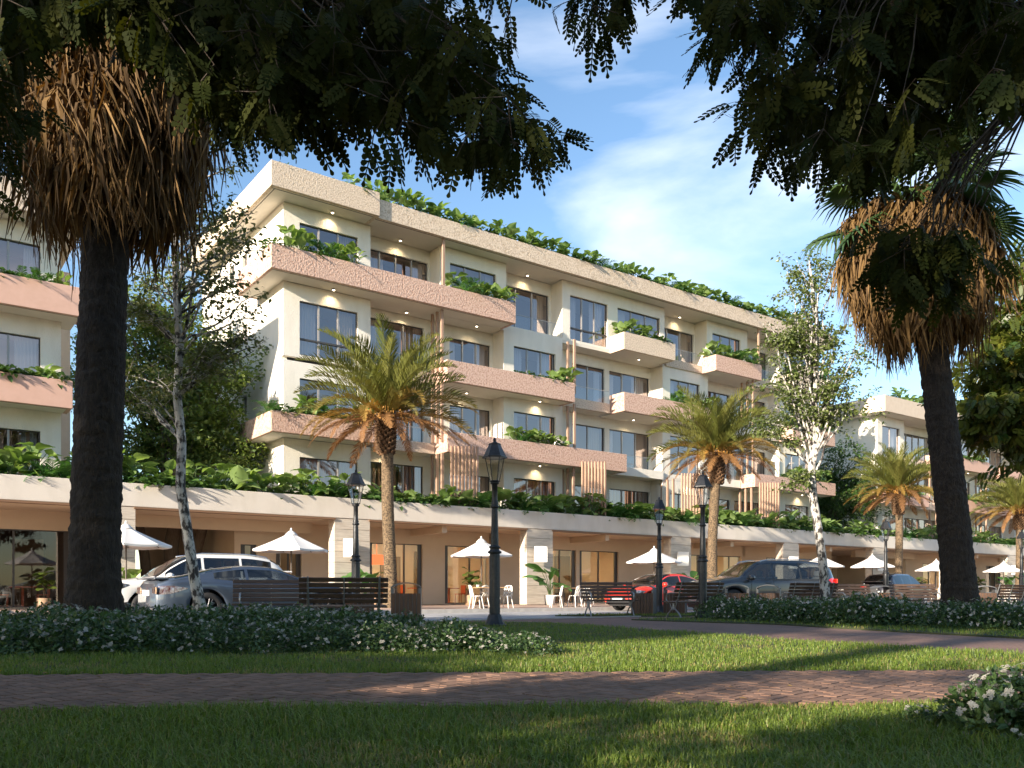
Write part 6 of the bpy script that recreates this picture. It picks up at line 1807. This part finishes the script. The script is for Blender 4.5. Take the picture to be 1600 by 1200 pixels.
# overhanging trees whose branches frame the view
def in_poly(poly, n):
    xs = [p[0] for p in poly]; ys = [p[1] for p in poly]; X, Y = [], []
    while len(X) < n:
        x = rng.uniform(min(xs), max(xs), 400); y = rng.uniform(min(ys), max(ys), 400); k = inside(poly, x, y)
        X += list(x[k]); Y += list(y[k])
    return np.array(X[:n]), np.array(Y[:n])
def overhang(name, label, trunk, trad, hubs, regions, bark, leaf, tops=()):
    root = empty(name, trunk[0], 0, label, 'tree', 'overhanging trees whose trunks stand outside the photo'); o0 = Vector(trunk[0])
    tb = MB(); tb.tube([Vector(p) - o0 for p in trunk], trad, 14); tb.obj('trunk', bark, root)
    br = MB(); top = Vector(trunk[-1]); hubs = [Vector(h) for h in hubs]
    for h in hubs:
        pts = curve(top, h, 0.35, 8, 0.06); br.tube([p - o0 for p in pts], [0.075 - 0.006 * i for i in range(9)], 7, cap=False)
    P, D = [], []
    for (poly, ncl, ylo, yhi, per) in regions:
        X, Yp = in_poly(poly, ncl); dep = rng.uniform(ylo, yhi, ncl)
        for x, y, d in zip(X, Yp, dep):
            c = ap(x, y, d)
            h = min(hubs, key=lambda q: (q - c).length)
            s = h.lerp(top, random.uniform(0, 0.45)) + Vector((0, 0, .1))
            pts = curve(s, c, 0.12 * (c - s).length, 6, 0.05)
            br.tube([p - o0 for p in pts], [0.016 - 0.0022 * i for i in range(7)], 4, cap=False)
            tw = [Vector(rdirs(1, -0.95, 0.25)[0]) * random.uniform(0.16, 0.34) for _ in range(4)]
            for t in tw:
                e = c + t; br.tube([c - o0, e - o0], [0.005, 0.003], 4, cap=False)
                for k in range(max(2, per // 4)):
                    q = 0.35 + 0.7 * random.random(); P.append(c + t * q)
                    dd = t.normalized() * 0.5 + Vector(rdirs(1)[0]) * 0.8 + Vector((0, 0, -0.75)); D.append(dd)
    S = [1.0] * len(P)
    for (c, rad, nt) in tops:                     # unseen high crown, added to darken the ground below
        c = Vector(c)
        for k in range(14):
            d = rdirs(1)[0]; e = c + Vector((d[0] * rad[0] * .8, d[1] * rad[1] * .8, d[2] * rad[2] * .8))
            pts = curve(top, e, 0.6, 6, 0.2); br.tube([p - o0 for p in pts], [0.09 - 0.012 * i for i in range(7)], 5, cap=False)
        q = rdirs(nt) * (rng.random(nt) ** (1 / 3.0))[:, None] * np.array(rad)
        q += 0.5 * np.sin(q[:, [1, 2, 0]] * 2.3)
        P += [c + Vector(v) for v in q]; D += [Vector(v) for v in rdirs(nt, -1, 0.2)]; S += [2.3] * nt
    P = np.array(P) - np.array(o0); D = np.array(D); n = len(P)
    bo = br.obj('branch', bark, root); bo['kind'] = 'stuff'
    up = rng.normal(0, 0.6, (n, 3)) + np.array([0, -0.5, 0.8])
    me = scatter_mesh('crown', PIN_V, PIN_F, P, frames(D, up), rng.uniform(0.75, 1.2, n) * np.array(S), leaf)
    link('crown', me, root)
    return root
A_ = [(-60, -70), (680, -70), (715, 40), (775, 115), (838, 185), (872, 262), (800, 222), (745, 225), (690, 190), (625, 190), (575, 160), (535, 165), (520, 212), (470, 205), (420, 180), (345, 165), (300, 110), (160, 35), (40, 20), (10, 130), (0, 240), (-60, 250)]
A2 = [(-60, -70), (480, -70), (460, 160), (340, 140), (300, 50), (60, 10), (-60, 20)]
B_ = [(915, -70), (970, -70), (962, 0), (935, 48), (918, 30), (912, 0)]
B2 = [(765, -70), (830, -70), (815, -2), (780, -2)]
C_ = [(1095, -70), (1670, -70), (1670, 130), (1500, 130), (1440, 230), (1330, 255), (1250, 240), (1195, 200), (1165, 175), (1150, 130), (1205, 95), (1120, 66), (1098, 20)]
C2 = [(1345, 350), (1400, 345), (1500, 345), (1545, 365), (1510, 420), (1450, 440), (1400, 420)]
C3 = [(1240, -70), (1670, -70), (1670, 100), (1480, 120), (1330, 215), (1230, 180), (1300, 60)]
overhang('overhanging_tree', 'dark canopy with small rounded leaflets hanging across the top left of the photo', [(-8.3, 4.5, 0), (-8.1, 4.6, 2.2), (-7.6, 4.9, 4.2), (-6.4, 5.5, 5.6)], [0.3, 0.25, 0.21, 0.15],
         [ap(100, -60, 7), ap(330, -40, 6.5), ap(560, -20, 6.8), ap(690, 60, 7.2), ap(880, -90, 7.5), ap(-40, 120, 7)],
         [(A_, 195, 5.6, 8.6, 14), (A2, 90, 5.6, 9.0, 14), (B_, 7, 6.5, 7.5, 14), (B2, 2, 6.5, 7.5, 10)], m_barkd, m_lover, [((-1.6, 1.8, 10.0), (4.6, 4.2, 2.4), 3000)])
overhang('overhanging_tree', 'dark canopy with small rounded leaflets hanging across the top right of the photo', [(9.6, 6.5, 0), (9.2, 6.6, 2.4), (8.2, 6.9, 4.8), (6.6, 7.2, 6.6)], [0.3, 0.25, 0.21, 0.15],
         [ap(1290, -30, 7.0), ap(1500, -30, 7.5), ap(1470, 120, 7.5), ap(1460, 300, 7.8), ap(1180, -40, 7)],
         [(C_, 128, 5.8, 8.6, 14), (C3, 80, 6.0, 9.0, 14), (C2, 26, 7.0, 8.6, 14)], m_barkd, m_lover, [((6, 6.5, 11.8), (5.5, 5, 2.4), 2400)])
# ------------------------------------------------------------------ unseen shade trees and added shrubs behind the viewer (their shadow lies over the park)
def shade_tree(x, y, h, r, n, ls, high, label):
    tree('shade_tree', label, [(x, y, 0), (x + .1, y, h * .3), (x, y + .1, h * .55), (x, y, h * .85)], [0.023 * h, 0.019 * h, 0.014 * h, 0.005 * h],
         [((x, y, h * .78), (r, r, h * .2), 30)] if high else [((x, y, h * .72), (r, r, h * .27), 26), ((x, y, h * .42), (r * .9, r * .9, h * .2), 14)], m_bark2, m_lgreen, ls, n, tr_t=(0.35, 0.95), spread=0.8 if h > 5 else 0.25, sub=3, group='park trees behind the viewer')
for i, (x, y, h, r, n, ls, high) in enumerate(SHADE):
    shade_tree(x, y, h, r, n, ls, high, 'unseen shade tree or added shrub behind the viewer, %s of its group from the left' % ORD[sorted(t[0] for t in SHADE).index(x)])

# ------------------------------------------------------------------ flowering beds
m_bush = leafmat('bush_leaf', (0.036, 0.078, 0.026), (0.085, 0.145, 0.044), 0.25, 0.42)
m_flower = leafmat('white_petal', (0.40, 0.38, 0.34), (0.58, 0.56, 0.51), 0.25, 0.7, tint=(1, 1, 1), spec=0.2)
def bush_protos(n, rad, h, ls, nf, fs, name='bush'):
    d = rdirs(n, -0.05, 1.0); q = rng.uniform(0.55, 1.0, n) ** 0.5
    bump = 1 + 0.16 * np.sin(d[:, 0] * 7 + d[:, 1] * 5) * np.sin(d[:, 1] * 8 + 1) 
    pos = d * (q * bump)[:, None] * np.array([rad, rad, h]); pos[:, 2] = np.maximum(pos[:, 2], 0.02)
    dd = d + rdirs(n) * 0.9; dd[:, 2] -= 0.15
    up = d + rng.normal(0, .4, (n, 3)) + np.array([0, 0, .5])
    fol = scatter_mesh('foliage', LS_V, LS_F, pos, frames(dd, up), ls * rng.uniform(.6, 1.3, n), m_bush)
    fd = rdirs(nf, 0.15, 1.0); fp = fd * np.array([rad, rad, h]) * rng.uniform(0.98, 1.12, nf)[:, None]
    vs, fsx = [], []
    r = random.Random(3)
    for k in range(9):                            # a head of small five-petalled blossoms
        c = np.array([r.uniform(-.5, .5), r.uniform(-.5, .5), r.uniform(-.15, .35)])
        for p in range(5):
            a = 2 * math.pi * p / 5 + k; b0 = len(vs); L = 0.34
            dx_, dy_ = math.cos(a) * L, math.sin(a) * L
            vs += [c, c + [dx_ * .6 - dy_ * .35, dy_ * .6 + dx_ * .35, .06], c + [dx_, dy_, .02], c + [dx_ * .6 + dy_ * .35, dy_ * .6 - dx_ * .35, .06]]
            fsx.append((b0, b0 + 1, b0 + 2, b0 + 3))
    z = fd + rng.normal(0, .3, (nf, 3)); hd = rdirs(nf); hd = hd - z * np.sum(hd * z, 1, keepdims=True) / np.sum(z * z, 1, keepdims=True)
    flo = scatter_mesh('flowers', vs, fsx, fp, frames(hd, z), fs * rng.uniform(.7, 1.25, nf), m_flower)
    return fol, flo
protos = [bush_protos(1600, 0.55, 0.46, 0.062, 76, 0.036) for _ in range(3)]
near_p = [bush_protos(900, 0.30, 0.30, 0.048, 44, 0.030) for _ in range(2)]
bcount = {}
def bush(p, s, where, group, near=False, sz=1.0):
    fol, flo = random.choice(near_p if near else protos)
    bcount[where] = bcount.get(where, 0) + 1
    root = empty('flowering_bush', p, random.uniform(0, 6.28), 'white-flowered bush %s, %s from the left' % (where, ORD[min(19, bcount[where] - 1)]), 'bush', group)
    a = link('foliage', fol, root); c = link('flowers', flo, root)
    root.scale = (s, s, s * sz)
    return root
for j, (y0, dy, nm) in enumerate(((9.5, 0.6, 'in the front row of the left bed'), (10.7, 0.8, 'in the second row of the left bed'), (12.0, 1.0, 'in the third row of the left bed'), (13.4, 1.1, 'in the back row of the left bed'))):
    x = -0.64 * y0 - 0.6
    xe = (-0.6, -1.2, -1.9, -2.5)[j]
    while x < xe:
        y = y0 + 0.035 * (x + 6) + random.uniform(-.15, .15)
        bush((x, y, 0.02), random.uniform(.82, 1.1), nm, 'white flowering bushes in the left bed', sz=random.uniform(.80, 1.0) * (0.95 if j == 0 else 1.05))
        x += random.uniform(.55, .75)
for (x, y, s) in ((-0.95, 9.5, .75), (-0.35, 9.6, 0.7), (0.16, 9.25, .62), (-0.55, 10.4, .7)):
    bush((x, y, 0.02), s, 'at the thin right tip of the left bed', 'white flowering bushes in the left bed', sz=.8)
# right bed follows the curved path
line = [(5.1, 21.6), (6.0, 19.6), (7.0, 17.6), (8.0, 16.2), (9.2, 15.2), (10.6, 14.6), (12.2, 14.3)]
for j in range(3):
    acc = 0
    for (a, c) in zip(line[:-1], line[1:]):
        L = math.hypot(c[0] - a[0], c[1] - a[1]); n = max(1, int(L / 0.72))
        for i in range(n):
            t = (i + random.random() * .4) / n; nx, ny = 0.72, 0.72
            off = 0.8 * j + random.uniform(-.12, .12)
            if j and a == line[0] and i == 0: continue
            bush((a[0] + (c[0] - a[0]) * t + nx * off, a[1] + (c[1] - a[1]) * t + ny * off, 0.02), random.uniform(.9, 1.2), 'in the %s row of the right bed' % ['front', 'middle', 'back'][j], 'white flowering bushes in the right bed', sz=random.uniform(.95, 1.15))
for (px, Y, s) in ((1572, 3.95, 0.98), (1630, 4.1, 1.05), (1528, 4.1, 0.66), (1665, 3.9, 1.0), (1437, 4.2, .40)):
    bush(at(px, Y, 0.02), s, 'at the bottom right corner of the photo', 'white flowering bushes at the bottom right corner', True)
